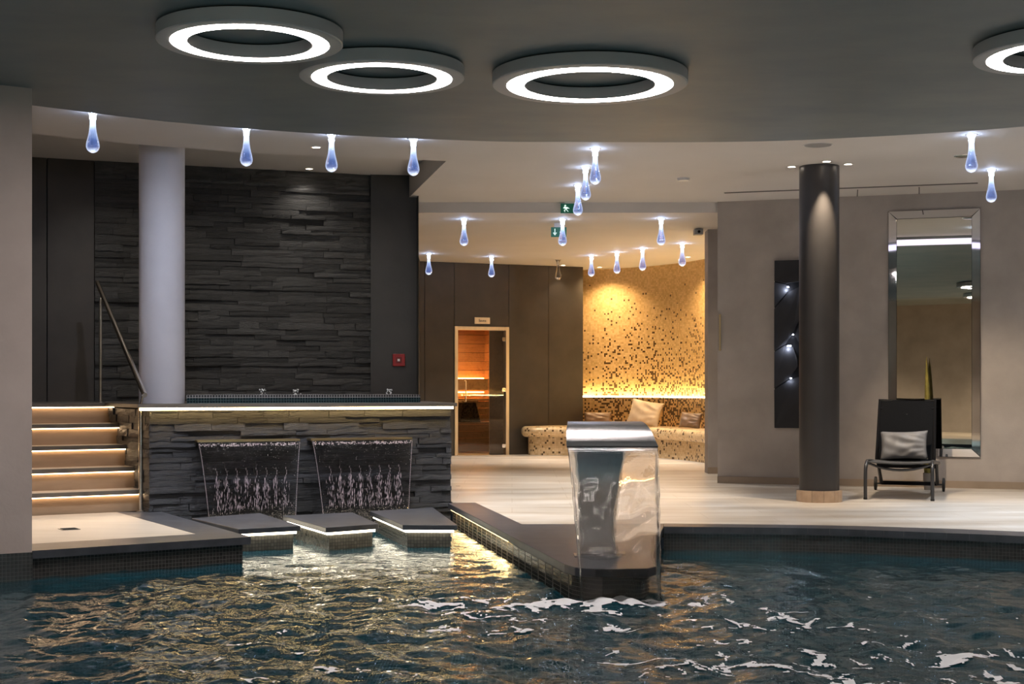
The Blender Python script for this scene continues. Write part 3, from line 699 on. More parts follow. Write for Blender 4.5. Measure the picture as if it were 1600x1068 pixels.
# ------------------------------------------------------------------ far room: dark wall with the sauna door, niche
D0, D1 = Vector((-1.62, 25.1)), Vector((1.30, 26.3)); DV = (D1-D0).normalized(); DN = Vector((DV.y, -DV.x)); ang_d = math.atan2(DV.y, DV.x)
DM = Matrix.Translation((D0.x, D0.y, 0)) @ Matrix.Rotation(ang_d, 4, 'Z')     # x along, +y into the wall
def on_dark(px, py):
    k = (px-800)/FPX; s = (D0.x-k*D0.y)/(k*DV.y-DV.x); p = D0+DV*s; return s, EYE-(py-YH)/FPX*p.y
sA, _ = on_dark(710, 600); sB, _ = on_dark(795, 600); hD = on_dark(752, 510)[1]
wd = thing('wall_far', 'dark brown panelled wall around the sauna door', 'wall', kind='structure')
sE = (D1-D0).length; sq = on_dark(857, 600)[0]; sp = on_dark(718, 600)[0]
for x0, x1, z0, z1 in ((-4, sA-.55, 0, ZF), (sA-.55, sA, 0, ZF), (sA, sB, hD, ZF), (sB, sq, 0, ZF), (sq, sE, 0, ZF)):
    MB().box(x0+.004, x1-.004, 0, .12, z0, z1-.002, DM).build('panel', 'brown', wd)
dm = lambda x, y, z: DM @ Vector((x, y, z))
door = thing('door_1', 'sauna door of grey glass in a bright brushed frame', 'door', (D0.x, D0.y, 0), ang_d, kind='structure')
fwid = .062
MB().box(sA, sA+fwid, -.02, .10, 0, hD).build('door_frame', 'frame_gold', door, bevel=.004)
MB().box(sB-fwid, sB, -.02, .10, 0, hD).build('door_frame', 'frame_gold', door, bevel=.004)
MB().box(sA+fwid, sB-fwid, -.02, .10, hD-fwid, hD).build('door_frame', 'frame_gold', door, bevel=.004)
MB().box(sA+fwid+.004, sB-fwid-.03, .02, .028, .012, hD-fwid-.01).build('door_leaf', 'door_glass', door)
for pz in (.16, 1.16, 2.06):
    MB().box(sB-fwid-.07, sB-fwid+.0, -.012, .045, pz-.035, pz+.035).build('hinge', 'chrome', door, bevel=.004)
hx = on_dark(727, 600)[0]
h = MB().tube([(hx, .02, 1.32), (hx, -.03, 1.32), (hx, -.03, .95), (hx, .02, .95)], .011, 10).build('door_handle', 'frame_gold', door, smooth=.7)
sg0, zg0 = on_dark(741, 505.5); sg1, zg1 = on_dark(765, 496)
sg = thing('sauna_sign', 'small bright sign plate lettered Sauna above the glass door', 'sign', (D0.x, D0.y, 0), ang_d)
MB().box(sg0, sg1, -.02, 0, zg0, zg1).build('plate', 'frame_gold', sg, bevel=.003)
fc = bpy.data.curves.new('lettering', 'FONT'); fc.body = 'Sauna'; fc.size = .062; fc.align_x = 'CENTER'; fc.align_y = 'CENTER'; fc.extrude = .002
ftmp = bpy.data.objects.new('lettering_curve', fc); C.objects.link(ftmp); bpy.context.view_layer.update()
fme = bpy.data.meshes.new_from_object(ftmp.evaluated_get(bpy.context.evaluated_depsgraph_get())); bpy.data.objects.remove(ftmp)
fo = bpy.data.objects.new('lettering', fme); C.objects.link(fo); fo.parent = sg; fme.materials.clear()
fo.location = ((sg0+sg1)/2, -.023, (zg0+zg1)/2); fo.rotation_euler = (math.pi/2, 0, 0); fme.materials.append(M['gap'])

# sauna cabin
sa = thing('sauna_cabin', 'warm wooden sauna cabin seen through the glass door', 'sauna', (D0.x, D0.y, 0), ang_d)
x0, x1, y0, y1 = sA-.5, sB+.35, .14, 2.1
for i in range(14):
    z = i*.17
    MB().box(x0, x1, y1, y1+.02, z+.003, z+.167).build('wall_plank', 'wood', sa)
for i in range(14):
    z = i*.17
    MB().box(x1, x1+.02, y0, y1, z+.003, z+.167).build('wall_plank', 'wood', sa)
    MB().box(x0-.02, x0, y0, y1, z+.003, z+.167).build('wall_plank', 'wood', sa)
MB().box(x0, x1, y0, y1+.02, 2.385, 2.41).build('cabin_ceiling', 'wood', sa)
MB().box(x0-.3, x1+.3, .12, y1+.02, -.01, .001).build('cabin_floor', 'floor', sa)
MB().box(x0, x1, 1.93, 1.97, 1.15, 1.36).build('backrest_board', 'wood_dark', sa)
for z in (1.365, 1.10):
    MB().box(x0, x1-.05, 2.0, 2.02, z, z+.02).build('light_strip', 'led_sauna', sa)
light('AREA', 'sauna_fill_light', dm((x0+x1)/2, 1.2, 2.3), 55, AMBER, shape='RECTANGLE', size=1.2, size_y=.5)  # fill light added under the cabin ceiling, without a fitting
for i in range(4): MB().box(x0, x1, 1.40+i*.13, 1.40+i*.13+.115, .955, .985).build('upper_bench_slat', 'wood_dark', sa)
for i in range(3): MB().box(x0, x1, 1.38, 1.40, .57+i*.125, .57+i*.125+.115).build('bench_front_slat', 'wood_dark', sa)
for i in range(4): MB().box(x0, x1, .85+i*.13, .85+i*.13+.115, .53, .56).build('lower_bench_slat', 'wood_dark', sa)
for i in range(4): MB().box(x0, x1, .83, .85, .03+i*.125, .03+i*.125+.115).build('bench_front_slat', 'wood_dark', sa)
p7 = on_dark(768, 600)[0]; MB().box(p7, sB-fwid, .10, .13, .0, 2.35).build('side_panel', 'stucco', sa)
he = thing('sauna_heater', 'dark tapered heater on the bench in the sauna', 'heater', tuple(dm(on_dark(762, 600)[0]+.02, 1.06, .56)), ang_d)
MB().add([(-.20, -.15, 0), (.20, -.15, 0), (.20, .15, 0), (-.20, .15, 0), (-.13, -.11, .36), (.13, -.11, .36), (.13, .11, .36), (-.13, .11, .36)],
         [(3, 2, 1, 0), (4, 5, 6, 7), (0, 1, 5, 4), (1, 2, 6, 5), (2, 3, 7, 6), (3, 0, 4, 7)]).build('body', 'black', he, bevel=.01)
MB().box(-.16, .16, -.13, .13, .36, .40).build('top_tray', 'wood_dark', he, bevel=.006)

# gold mosaic niche
NP = smooth_path([(1.22, 27.0), (1.36, 26.97), (2.10, 26.55), (2.80, 25.75), (3.30, 24.7), (3.65, 23.5), (3.8, 22.0), (3.85, 20.2)], 8)
mn = MB(); L = 0
for i in range(len(NP)-1):
    a, b = NP[i], NP[i+1]; l = math.dist(a, b)
    u = [(L, 0), (L+l, 0), (L+l, ZF), (L, ZF)]; L += l
    mn.add([(*a, 0), (*b, 0), (*b, ZF), (*a, ZF)], [(0, 1, 2, 3)], [u])
wn = mn.build('wall_niche', 'gold', smooth=True, fix=True); struct(wn, 'curved gold mosaic wall with scattered dark tiles above the bench', 'wall')
lo = off(NP, -.16); ml = MB(); L = 0; tops = []
for i in range(len(NP)-1):
    a, b = lo[i], lo[i+1]; A_, B_ = NP[i], NP[i+1]; l = math.dist(a, b); zt = 1.02
    u = [(L, 0), (L+l, 0), (L+l, zt), (L, zt)]; L += l
    ml.add([(*a, 0), (*b, 0), (*b, zt), (*a, zt), (*B_, zt), (*A_, zt)], [(0, 1, 2, 3), (3, 2, 4, 5)], [u, [(p[0], zt) for p in u]])
ml.build('backrest_wall', 'gold', wn, smooth=.6)
lm = MB(); q1, q2 = off(NP, -.11), off(NP, -.07)
for i in range(len(NP)-1):
    lm.add([(*q1[i], 1.022), (*q1[i+1], 1.022), (*q2[i+1], 1.022), (*q2[i], 1.022), (*q1[i], 1.04), (*q1[i+1], 1.04), (*q2[i+1], 1.04), (*q2[i], 1.04)],
           [(0, 1, 5, 4), (4, 5, 6, 7), (3, 7, 6, 2)])
lm.build('light_strip', 'led_niche', wn)['label'] = 'amber light strip on the backrest'
# bench
BP = smooth_path([(.16, 25.75), (.20, 25.52), (.45, 25.38), (1.0, 25.3), (1.7, 25.0), (2.35, 24.45), (2.75, 23.6), (3.0, 22.5), (3.1, 20.6)], 8)
BB = off(NP, -.16)
bench = thing('mosaic_bench', 'long curved bench in pale gold mosaic along the niche', 'bench')
def bench_piece(prof, name):
    mb = MB(); L = 0; rows = []
    for k, (d, z) in enumerate(prof): rows.append([(x, y, z) for x, y in off(BP, d)])
    cum = [0]
    for i in range(len(BP)-1): cum.append(cum[-1]+math.dist(BP[i], BP[i+1]))
    pl_ = [0]
    for k in range(len(prof)-1): pl_.append(pl_[-1]+math.dist(prof[k], prof[k+1]))
    for k in range(len(prof)-1):
        for i in range(len(BP)-1):
            mb.add([rows[k][i], rows[k][i+1], rows[k+1][i+1], rows[k+1][i]], [(0, 1, 2, 3)], [[(cum[i], pl_[k]), (cum[i+1], pl_[k]), (cum[i+1], pl_[k+1]), (cum[i], pl_[k+1])]])
    return mb.build(name, 'gold_bench', bench, smooth=True)
bench_piece([(.13, 0), (.13, .32)], 'base')
lip = [(.14, .32)]+[(.0+.085-.085*math.cos(t)-.0, .415-.095*math.cos(t) if False else .415+.095*math.sin(t)) for t in np.linspace(-math.pi/2, math.pi/2, 9)]
lip = [(.14, .32)]+[(.085*(1-math.cos(t)), .415+.095*math.sin(t)) for t in np.linspace(-math.pi/2, math.pi/2, 9)]+[(.30, .515)]
bench_piece(lip, 'seat_lip')
ins_ = off(BP, .30)
seat_poly = ins_+[(3.75, 20.6), (3.7, 22), (3.5, 23.6), (3.2, 24.6), (2.75, 25.6), (2.1, 26.4), (1.36, 26.85), (1.2, 26.6), (.62, 26.02)]
MB().prism(seat_poly, .40, .513).build('seat_top', 'gold_bench', bench)

def pillow(name, label, mat, w_, h_, t_, loc, rot, group=None, seed=0):
    r = random.Random(seed); n = 22; vs, fs = [], []
    for side in (1, -1):
        for j in range(n+1):
            for i in range(n+1):
                u, v = 2*i/n-1, 2*j/n-1
                pinch = 1-.09*(1-abs(v)**2)*abs(u)**3; px_ = u*w_/2*(1-.07*(1-v*v)*u*u); pz_ = v*h_/2*(1-.09*(1-u*u)*v*v)
                th = (max(0, 1-abs(u)**2.4)**.55)*(max(0, 1-abs(v)**2.4)**.55)
                wr = .012*math.sin(7*u+3*v+seed)*math.sin(5*v-2*u+seed*2)*th+.006*math.sin(14*u*v+9*v+seed)*th
                vs.append((px_, -side*(t_/2*th+ (wr if side > 0 else 0)), pz_))
    n1 = n+1; K2 = n1*n1
    for j in range(n):
        for i in range(n):
            k = j*n1+i; fs += [(k, k+1, k+n1+1, k+n1), (K2+k, K2+k+n1, K2+k+n1+1, K2+k+1)]
    o = MB().add(vs, fs).build(name, mat, smooth=True, loc=loc, rot=rot); tag(o, label, 'cushion', group); return o
def bench_pillow(px, pyb, Y, w_, h_, mat, rx, ry, rz, label, seed):
    p = at(px, pyb, Y); pillow('cushion', label, mat, w_, h_, .16, (p.x, Y, .515+h_/2*math.cos(rx)*.97+abs(math.sin(ry))*w_*.22), (rx, ry, rz), 'cushions on the mosaic bench', seed)
bench_pillow(1008, 667, 25.35, .60, .47, 'pillow_gold', -.35, .16, -.45, 'large champagne satin cushion leaning on the gold mosaic backrest', 1)
bench_pillow(1079, 667, 24.25, .44, .28, 'pillow_brown', -.3, .04, -.75, 'small brown satin cushion beside the wall end', 2)
bench_pillow(934, 661, 26.0, .50, .26, 'pillow_brown', -.35, .0, -.1, 'brown satin cushion by the dark wall, half hidden by the fountain head', 3)

# ------------------------------------------------------------------ ceilings
rec = [fl(48, 208.6, ZL), fl(220, 226, ZL), fl(400, 239.8, ZL), fl(697, 251.4, ZL)]
cp = [(-9, -4), (9.5, -4), (9.5, 18.15), (-1.2, 18.15), (-1.3, 17.85), rec[3], rec[2], rec[1], rec[0], (-9, 10.2)]
struct(MB().prism(cp, ZL, ZR+.02).build('ceiling', 'ceil'), 'pale painted ceiling around the dark disc', 'ceiling')
struct(MB().prism([(-9, 9), (0, 9), (0, 18.2), (-9, 18.2)], ZR, ZR+.06).build('ceiling_recess', 'ceil'), 'raised pale ceiling over the hot tub', 'ceiling')
struct(MB().prism([(-4, 18.15), (9.5, 18.15), (9.5, 29), (-4, 29)], ZF, ZF+.45).build('ceiling_far', 'ceil'), 'warm lit lower ceiling of the far room', 'ceiling')
dc = smooth_path([(-7.4, 4), (-6.2, 8.6), fl(-40, 155, ZD), fl(46, 164, ZD), fl(271, 191, ZD), fl(518, 210, ZD), fl(760, 220.5, ZD), fl(890, 221.5, ZD), fl(1100, 222, ZD), fl(1291, 217, ZD), fl(1600, 197.5, ZD), (5.6, 10.9), (6.9, 8.6), (7.6, 5), (7.4, 0)], 6)
disc = struct(MB().prism(dc+[(6, -3), (-6, -3)], ZD, ZL-.001).build('ceiling_disc', 'disc'), 'large dark grey dropped ceiling over the pool', 'ceiling')

o1 = [Vector(p) for p in dc]; cd = Vector((1.5, 3))
mb = MB(); q1 = [p+(p-cd).normalized()*.006 for p in o1]
for i in range(len(o1)-1):
    a, b, c, d = o1[i], o1[i+1], q1[i+1], q1[i]
    vs = [(p.x, p.y, z) for z in (ZD+.015, ZD+.105) for p in (a, b, c, d)]
    mb.add(vs, [(2, 3, 7, 6), (4, 5, 6, 7), (3, 2, 1, 0)])
mb.build('light_strip', 'led_edge', disc)['label'] = 'lavender white light strip round the edge'

# enclosing walls beside and behind the viewer
struct(MB().box(-9, 9.5, -4.2, -4, -.1, ZL).build('wall_front', 'stucco'), 'taupe wall behind the viewer', 'wall')
struct(MB().box(9.3, 9.5, -4, 16, -.1, ZL).build('wall_side', 'stucco'), 'taupe wall beyond the right edge of the pool', 'wall')
struct(MB().box(-9.2, -9, -4, 18.2, -.1, ZL+.4).build('wall_side_left', 'stucco'), 'taupe wall beyond the left pillar', 'wall')
struct(MB().box(-9, 9.3, -4, 1, -.12, 0).build('floor_front', 'floor'), 'beige tile floor behind the viewer', 'floor')
struct(MB().box(9.3, 9.5, 16, 29, -.1, ZL).build('wall_far_right', 'stucco'), 'taupe wall beyond the niche', 'wall')

# ------------------------------------------------------------------ ring lights
def ring(px, py, ro, label, Ycx=None, zb=3.285):
    if Ycx is None: x, y = fl(px, py, zb)
    else: x, y = Ycx
    o = thing('ring_light', label, 'ceiling light', (x, y, ZD), 0, 'ring lights under the dark disc')
    k = ro/.556; b = zb-ZD; r1, r2 = .474*k, .374*k
    MB().lathe([(ro, -.014), (ro, b+.006), (ro-.008, b), (r1, b), (r1, b+.012), (r2, b+.012), (r2, b), (r2-.008, b), (r2-.008, -.014)], 96, closed=True).build('housing', 'housing', o, smooth=.6)
    MB().lathe([(r1-.002, b+.010), (r1-.002, b-.0015), (r2+.002, b-.0015), (r2+.002, b+.010)], 96, closed=True).build('diffuser', 'ring', o, smooth=.6)['label'] = 'glowing white ring diffuser'
    MB().lathe([(ro-.03, 0), (ro-.03, -.014), (r2+.02, -.014), (r2+.02, 0)], 64, closed=True).build('mounting_plate', 'gap', o, smooth=.6)
    return o
ring(391, 68.5, .56, 'glowing ring light nearest the viewer over the left of the pool')
ring(597, 123, .556, 'glowing ring light overlapped by the nearest ring, second of the row')
ring(921.5, 134, .675, 'largest glowing ring light, over the middle of the pool')
ring(1664, 89, .556, 'glowing ring light cut by the right edge of the picture')
for x, y, ro, wh in ((-1.6, 3.4, .556, 'second'), (1.5, 4.2, .675, 'third and largest'), (4.4, 5.0, .556, 'fourth'), (-3.9, 5.5, .556, 'first'), (.4, .8, .6, 'last')):
    ring(0, 0, ro, 'glowing ring light above the viewer over the near half of the pool, '+wh, (x, y))

# ------------------------------------------------------------------ glass drops
prof = [(.0, -.350), (.014, -.3485), (.032, -.340), (.047, -.324), (.0545, -.304), (.0555, -.285), (.051, -.258), (.042, -.222), (.033, -.182), (.027, -.140), (.0245, -.100), (.0255, -.062), (.031, -.032), (.040, -.012), (.046, -.004), (.046, 0)]
def make_drop(lit):
    o = thing('drop_lamp', 'x', 'ceiling lamp', (0, 0, 0))
    MB().lathe(prof, 28).build('glass_drop', 'drop' if lit else 'drop_off', o, smooth=True)
    MB().lathe([(.056, 0), (.056, -.004), (.047, -.004), (.047, 0)], 28, closed=True).build('ceiling_collar', 'chrome', o)
    if lit: MB().lathe([(.0, -.040), (.011, -.036), (.012, -.004), (.0, -.004)], 14).build('led_core', 'lamp_cool', o, smooth=True)['label'] = 'white LED in the stem'
    return o
DROPS = [(145, 174, ZL, 1, 'left pillar: lit glass drop lamp nearest the pillar at the disc edge'),
         (385, 198.5, ZL, 1, 'lit glass drop lamp at the disc edge, second from the pillar'),
         (518, 209, ZL, 1, 'lit glass drop lamp at the disc edge, third from the pillar'),
         (646, 216, ZL, 1, 'lit glass drop lamp at the disc edge, just over the corner of the recess'),
         (930, 232, ZL, 1, 'lit glass drop lamp, nearest of the close row of three in mid ceiling'),
         (915, 261, ZL, 1, 'lit glass drop lamp, middle of the close row of three in mid ceiling'),
         (903, 289, ZL, 1, 'lit glass drop lamp, last of the close three, in front of the upper exit sign'),
         (725, 342, ZF, 1, 'lit glass drop lamp on the far ceiling above the sauna door'),
         (879, 342, ZF, 1, 'lit glass drop lamp covering part of the lower exit sign'),
         (1033, 341, ZF, 1, 'lit glass drop lamp on the far ceiling before the gold mosaic, nearest one'),
         (670, 396, ZF, 1, 'small lit glass drop lamp beside the end of the charcoal panel'),
         (768, 400.5, ZF, 1, 'small lit glass drop lamp before the dark wall right of the sauna sign'),
         (872, 405.5, ZF, 0, 'unlit glass drop lamp before the dark wall, the only dark one'),
         (924, 399, ZF, 1, 'small lit drop lamp first of four over the mosaic niche, next to the dark wall'),
         (964, 393.5, ZF, 1, 'small lit glass drop lamp second of four over the mosaic niche'),
         (1004, 388, ZF, 1, 'small lit glass drop lamp third of four over the mosaic niche'),
         (1066, 380, ZF, 1, 'small lit drop lamp last of four over the mosaic niche, near the wall end'),
         (1518, 210, ZL, 1, 'lit glass drop lamp near the right edge, beside the steel speaker grille'),
         (1549, 265, ZL, 1, 'lit glass drop lamp near the right edge, hanging beside the mirror')]
DROPS[0] = (145, 174, ZL, 1, 'lit glass drop lamp at the disc edge, nearest the left pillar')
lit0 = off0 = None
for px, py, z, lit, lb in DROPS:
    x, y = fl(px, py, z)
    if lit:
        if lit0 is None: lit0 = o = make_drop(1); o.location = (x, y, z)
        else: o = copy_tree(lit0, (x, y, z))
        light('POINT', 'drop_lamp_light', (x, y, z-.055), P_DROP, COOL, shadow_soft_size=.03)
        light('SPOT', 'drop_lamp_beam', (x, y, z-.36), P_BEAM*(1 if z == ZL else .8), (.92, .95, 1) if z == ZL else NEUT, spot_size=1.5, spot_blend=.8, shadow_soft_size=.03)
    else: o = make_drop(0); o.location = (x, y, z)
    tag(o, lb, 'ceiling lamp', 'glass drop lamps')

# ------------------------------------------------------------------ downlights and ceiling fittings
def make_down():
    o = thing('downlight', 'x', 'downlight')
    MB().lathe([(.055, 0), (.055, -.006), (.040, -.006), (.038, 0)], 28, closed=True).build('trim_ring', 'white_plastic', o, smooth=.6)
    MB().lathe([(.0, -.004), (.038, -.004), (.038, -.001), (.0, -.001)], 24).build('lens', 'lamp', o)
    return o
down0 = None
def down(pos, z, label, power=None, color=WARM, angle=1.5, blend=.6, soft=.03, tilt=(0, 0, 0), group='recessed downlights'):
    global down0
    if down0 is None: down0 = o = make_down(); o.location = (*pos, z)
    else: o = copy_tree(down0, (*pos, z))
    tag(o, label, 'downlight', group)
    if power:
        l = light('SPOT', 'downlight_lamp', (pos[0], pos[1], z-.012), power, color, spot_size=angle, spot_blend=blend, shadow_soft_size=soft); l.rotation_euler = tilt
    return o
down((bx, by-.36), ZL, 'small recessed downlight just in front of the black column', 330, WARM, .75, .9, .012, (.13, 0, 0))
down(fl(1237, 260, ZL), ZL, 'small recessed downlight left of the black column', 480, WARM, 1.05, .8, .03, (.35, .56, 0))
down(fl(1325, 256, ZL), ZL, 'small recessed downlight right of the black column', 480, WARM, 1.05, .8, .03, (.35, -.56, 0))
down(fl(494, 229.5, ZL), ZL, 'small recessed downlight beside the recess edge', 60, NEUT, 1.6)
down(fl(483, 263.2, ZR), ZR, 'small recessed downlight in the raised ceiling before the slate', 14, NEUT, 2.2, .9)
down(fl(880, 414, ZF), ZF, 'tiny recessed downlight beside the unlit drop lamp', 20, WARM, 1.5)
down(fl(937, 417, ZF), ZF, 'tiny recessed downlight close to the dark edge of the niche', 260, (1, .68, .36), 2.3, 1)
down(fl(1075, 401, ZF), ZF, 'tiny recessed downlight above the right of the niche', 260, (1, .68, .36), 2.3, 1)
# downlights added as fill, hidden by the disc's edge, wall ends or frame
for x, y, p, c, where in ((.2, 13.25, 130, WARM, 'first'), (1.5, 13.3, 120, WARM, 'second'), (6.0, 13.1, 620, COOL, 'last'), (5.0, 12.5, 120, NEUT, 'third'), (7.4, 11.2, 150, NEUT, 'side')):
    down((x, y), ZL, 'added fill downlight hidden behind the disc edge, the %s of the row' % where, p, c, 1.5)
down((-4.1, 11.9), ZL, 'added unseen downlight over the white tile at the foot of the stairs', 130, NEUT, 1.3)
for x, y, where in ((-4.2, 14.9, 'left'), (-3.0, 15.1, 'middle'), (-1.75, 15.4, 'right')):
    down((x, y), ZR, 'added fill downlight in the raised ceiling hidden by its near edge, %s one' % where, 48, (1, .92, .82), 1.7, .9, .02, (.55, 0, 0))  # unseen lamps added to light the slate evenly
down((-2.98, 12.45), ZL, 'added fill downlight hidden behind the disc edge by the white column', 130, (.82, .85, 1), 2.2, 1, .03, (.55, .15, 0))  # unseen lamp added to brighten the white column
down((3.6, 19.2), ZF, 'added fill downlight hidden behind the taupe wall', 60, WARM, 1.7)  # unseen lamp added to lift the far room
for x, y, where in ((-4, -1.5, 'left'), (0, -2, 'middle'), (4, -1.5, 'right')):
    down((x, y), ZD-.001, 'added fill downlight over the deck behind the viewer, %s one' % where, 480, WARM, 2.0)  # added to brighten the room behind the viewer
for k, (x, y, a_) in enumerate(((-4.5, 1.15, 'far left'), (-1.5, 1.15, 'left of the middle'), (1.5, 1.15, 'right of the middle'), (4.5, 1.15, 'far right'))):
    pl_ = thing('pool_light', 'round underwater lamp on the near pool wall, '+a_, 'pool light', (x, y, -.65), 0, 'underwater pool lamps')
    MB().lathe([(.13, 0), (.13, .02), (.10, .03), (.10, .02)], 32, closed=True).build('rim', 'chrome', pl_, rot=(-math.pi/2, 0, 0))
    MB().lathe([(0, .02), (.10, .02), (.10, .01), (0, .01)], 32).build('lens', 'lamp_cool', pl_, rot=(-math.pi/2, 0, 0))
    light('POINT', 'pool_lamp', (x, y+.12, -.65), P_POOL, (.86, .97, 1), shadow_soft_size=.1)

def round_fit(px, py, z, r, label, cat, name, mat, h_=.012):
    x, y = fl(px, py, z); o = thing(name, label, cat, (x, y, z))
    MB().lathe([(r, 0), (r, -h_*.5), (r*.85, -h_), (0, -h_)], 40).build('cover', mat, o, smooth=.6)
    MB().lathe([(r*1.06, 0), (r*1.06, -.004), (r*1.0, -.004), (r*1.0, 0)], 40, closed=True).build('rim', 'white_plastic', o)
    return o
round_fit(1278, 226.5, ZL, .13, 'round grey speaker grille flush in the ceiling above the black column', 'speaker', 'ceiling_speaker', 'grey_plastic', .008)
round_fit(1508, 243, ZL, .11, 'round steel speaker grille in the ceiling behind the right drop lamp', 'speaker', 'ceiling_speaker', 'chrome', .010)
sd = round_fit(1068, 278, ZL, .07, 'white smoke detector on the pale ceiling', 'smoke detector', 'smoke_detector', 'white_plastic', .03)
a_, b_ = Vector(fl(1131, 300.5, ZL)), Vector(fl(1528, 285, ZL))
v = wallbox(a_, b_, ZL-.004, ZL-.0005, .07).build('slot_vent', 'slot'); tag(v, 'long slot air vent in the ceiling along the taupe wall', 'vent')
for k, (pa, pb) in enumerate((((1341, 296), (1340, 309)), ((1437, 292), (1437, 303)))):
    a_, b_ = Vector(fl(*pa, ZL)), Vector(fl(*pb, ZL))
    s = wallbox(a_, b_, ZL-.002, ZL-.0003, .012).build('trim_%d' % (k+1), 'slot'); struct(s, ('dark joint of the ceiling access panel nearer the column', 'dark joint of the ceiling access panel nearer the mirror')[k], 'panel joint')
x, y = fl(1091, 357, ZF)
pj = thing('ceiling_projector', 'small grey box fixed to the far ceiling by the wall end', 'projector', (x, y, ZF))
MB().box(-.06, .06, -.08, .08, -.09, -.01).build('body', 'grey_plastic', pj, bevel=.008)
MB().box(-.03, .03, -.03, .03, -.01, 0).build('bracket', 'slot', pj)
MB().lathe([(.02, 0), (.02, .01), (0, .01)], 16).build('lens', 'black', pj, loc=(0, -.08, -.05), rot=(math.pi/2, 0, 0))
# exit signs
def poly(o, pts, w_, h_, mat, name):
    vs = [(x*w_, -.0165, z*h_) for x, z in pts]+[(x*w_, -.0145, z*h_) for x, z in pts]; n = len(pts)
    MB().add(vs, [tuple(range(n)), tuple(range(2*n-1, n-1, -1))]+[(i, n+i, n+(i+1) % n, (i+1) % n) for i in range(n)]).build(name, mat, o)
def exit_sign(px0, px1, py0, py1, Y, label, zc, fx=1):
    p = at((px0+px1)/2, py1, Y); w_ = (px1-px0)/FPX*Y; h_ = (py1-py0)/FPX*Y
    o = thing('exit_sign', label, 'exit sign', (p.x, Y, p.z), 0, 'green exit signs')
    MB().box(-w_/2, w_/2, -.0145, .0145, 0, h_).build('green_panel', 'sign_green', o)
    MB().box(-w_*.3, w_*.3, -.02, .02, h_, zc-p.z).build('mount', 'white_plastic', o)
    ar_ = [(-.25, .15), (-.12, .42), (-.17, .47), (-.225, .36), (-.225, .85), (-.275, .85), (-.275, .36), (-.33, .47), (-.38, .42)]
    flip = lambda P: [(x*fx, z) for x, z in P][::fx]
    ar_ = flip(ar_)
    poly(o, ar_, w_, h_, 'sign_white', 'arrow')
    man = [(.10, .15), (.20, .40), (.14, .50), (.08, .44), (.05, .48), (.14, .62), (.26, .64), (.34, .50), (.38, .54), (.30, .70), (.24, .44), (.34, .30), (.30, .12), (.27, .14), (.29, .28), (.22, .34), (.14, .15)]
    man = flip(man)
    poly(o, man, w_, h_, 'sign_white', 'running_figure')
    poly(o, [(.27*fx+.05*math.cos(t), .78+.09*math.sin(t)) for t in np.linspace(0, 6.28, 9)[:-1]], w_, h_, 'sign_white', 'figure_head')
exit_sign(876, 907, 318, 333, 18.1, 'green exit sign hanging by the beam behind the last of three drop lamps', ZL, -1)
exit_sign(861, 885, 355, 370, 19.3, 'green exit sign with a down arrow under the far ceiling', ZF)
# red call point
p = at(619, 571, 17.2); rc = thing('call_point', 'red square call point on the charcoal panel', 'call point', (p.x, B2.y-.06+(p.x-B2.x)*(B3.y-B2.y)/(B3.x-B2.x), p.z), 0)
MB().box(-.075, .075, -.045, 0, 0, .15).build('box', 'red', rc, bevel=.008)
MB().box(-.035, .035, -.052, -.045, .04, .11).build('window_frame', 'reddark', rc, bevel=.002)
MB().box(-.014, .014, -.056, -.052, .06, .088).build('button', 'white_plastic', rc, bevel=.002)

# ------------------------------------------------------------------ lounger
q0, q1_ = Vector(fl(1350, 780, 0)), Vector(fl(1459, 782, 0)); c = (q0+q1_)/2; ca = -.345
hw = (q1_-q0).length/2*.965
lg = thing('sun_lounger', 'black sun lounger with raised back and grey cushion before the mirror', 'lounger', (c.x, c.y, 0), ca)
for s in (-1, 1):
    x = s*hw
    path = smooth_path([(x, 0, 0), (x, 0, .26), (x*.995, .02, .35), (x*.98, .10, .40), (x*.97, .22, .405), (x*.97, .80, .37), (x*.97, 1.28, .34)], 6)
    MB().tube(path, .019, 12).build('side_rail', 'gun', lg, smooth=.7)
    MB().lathe([(.021, 0), (.021, .02), (0, .02)], 14).build('foot', 'rubber', lg, loc=(x, 0, 0))
    MB().tube([(x*.93, 1.12, .345), (x*.90, 1.42, .085)], .020, 10).build('rear_leg', 'gun', lg, smooth=.7)
    wh = MB(); wh.lathe([(.0, -.016), (.055, -.016), (.078, -.012), (.080, 0), (.078, .012), (.055, .016), (0, .016)], 32)
    wh.build('wheel', 'rubber', lg, loc=(s*(hw+.035), 1.45, .081), rot=(0, math.pi/2, 0), smooth=.7)
MB().tube([(-hw-.05, 1.45, .081), (hw+.05, 1.45, .081)], .010, 10).build('axle', 'gun', lg, smooth=.7)
MB().box(-hw*.9, hw*.9, 1.40, 1.44, .07, .115).build('rear_crossbar', 'black', lg, bevel=.006)
MB().box(-hw*.93, hw*.93, .98, 1.02, .29, .335).build('middle_crossbar', 'black', lg, bevel=.006)
MB().tube([(-hw*.97, .13, .385)]+[(hw*.97*u, .14, .385-.075*(1-u*u)) for u in np.linspace(-.9, .9, 9)]+[(hw*.97, .13, .385)], .014, 10).build('front_crossbar', 'gun', lg, smooth=.7)
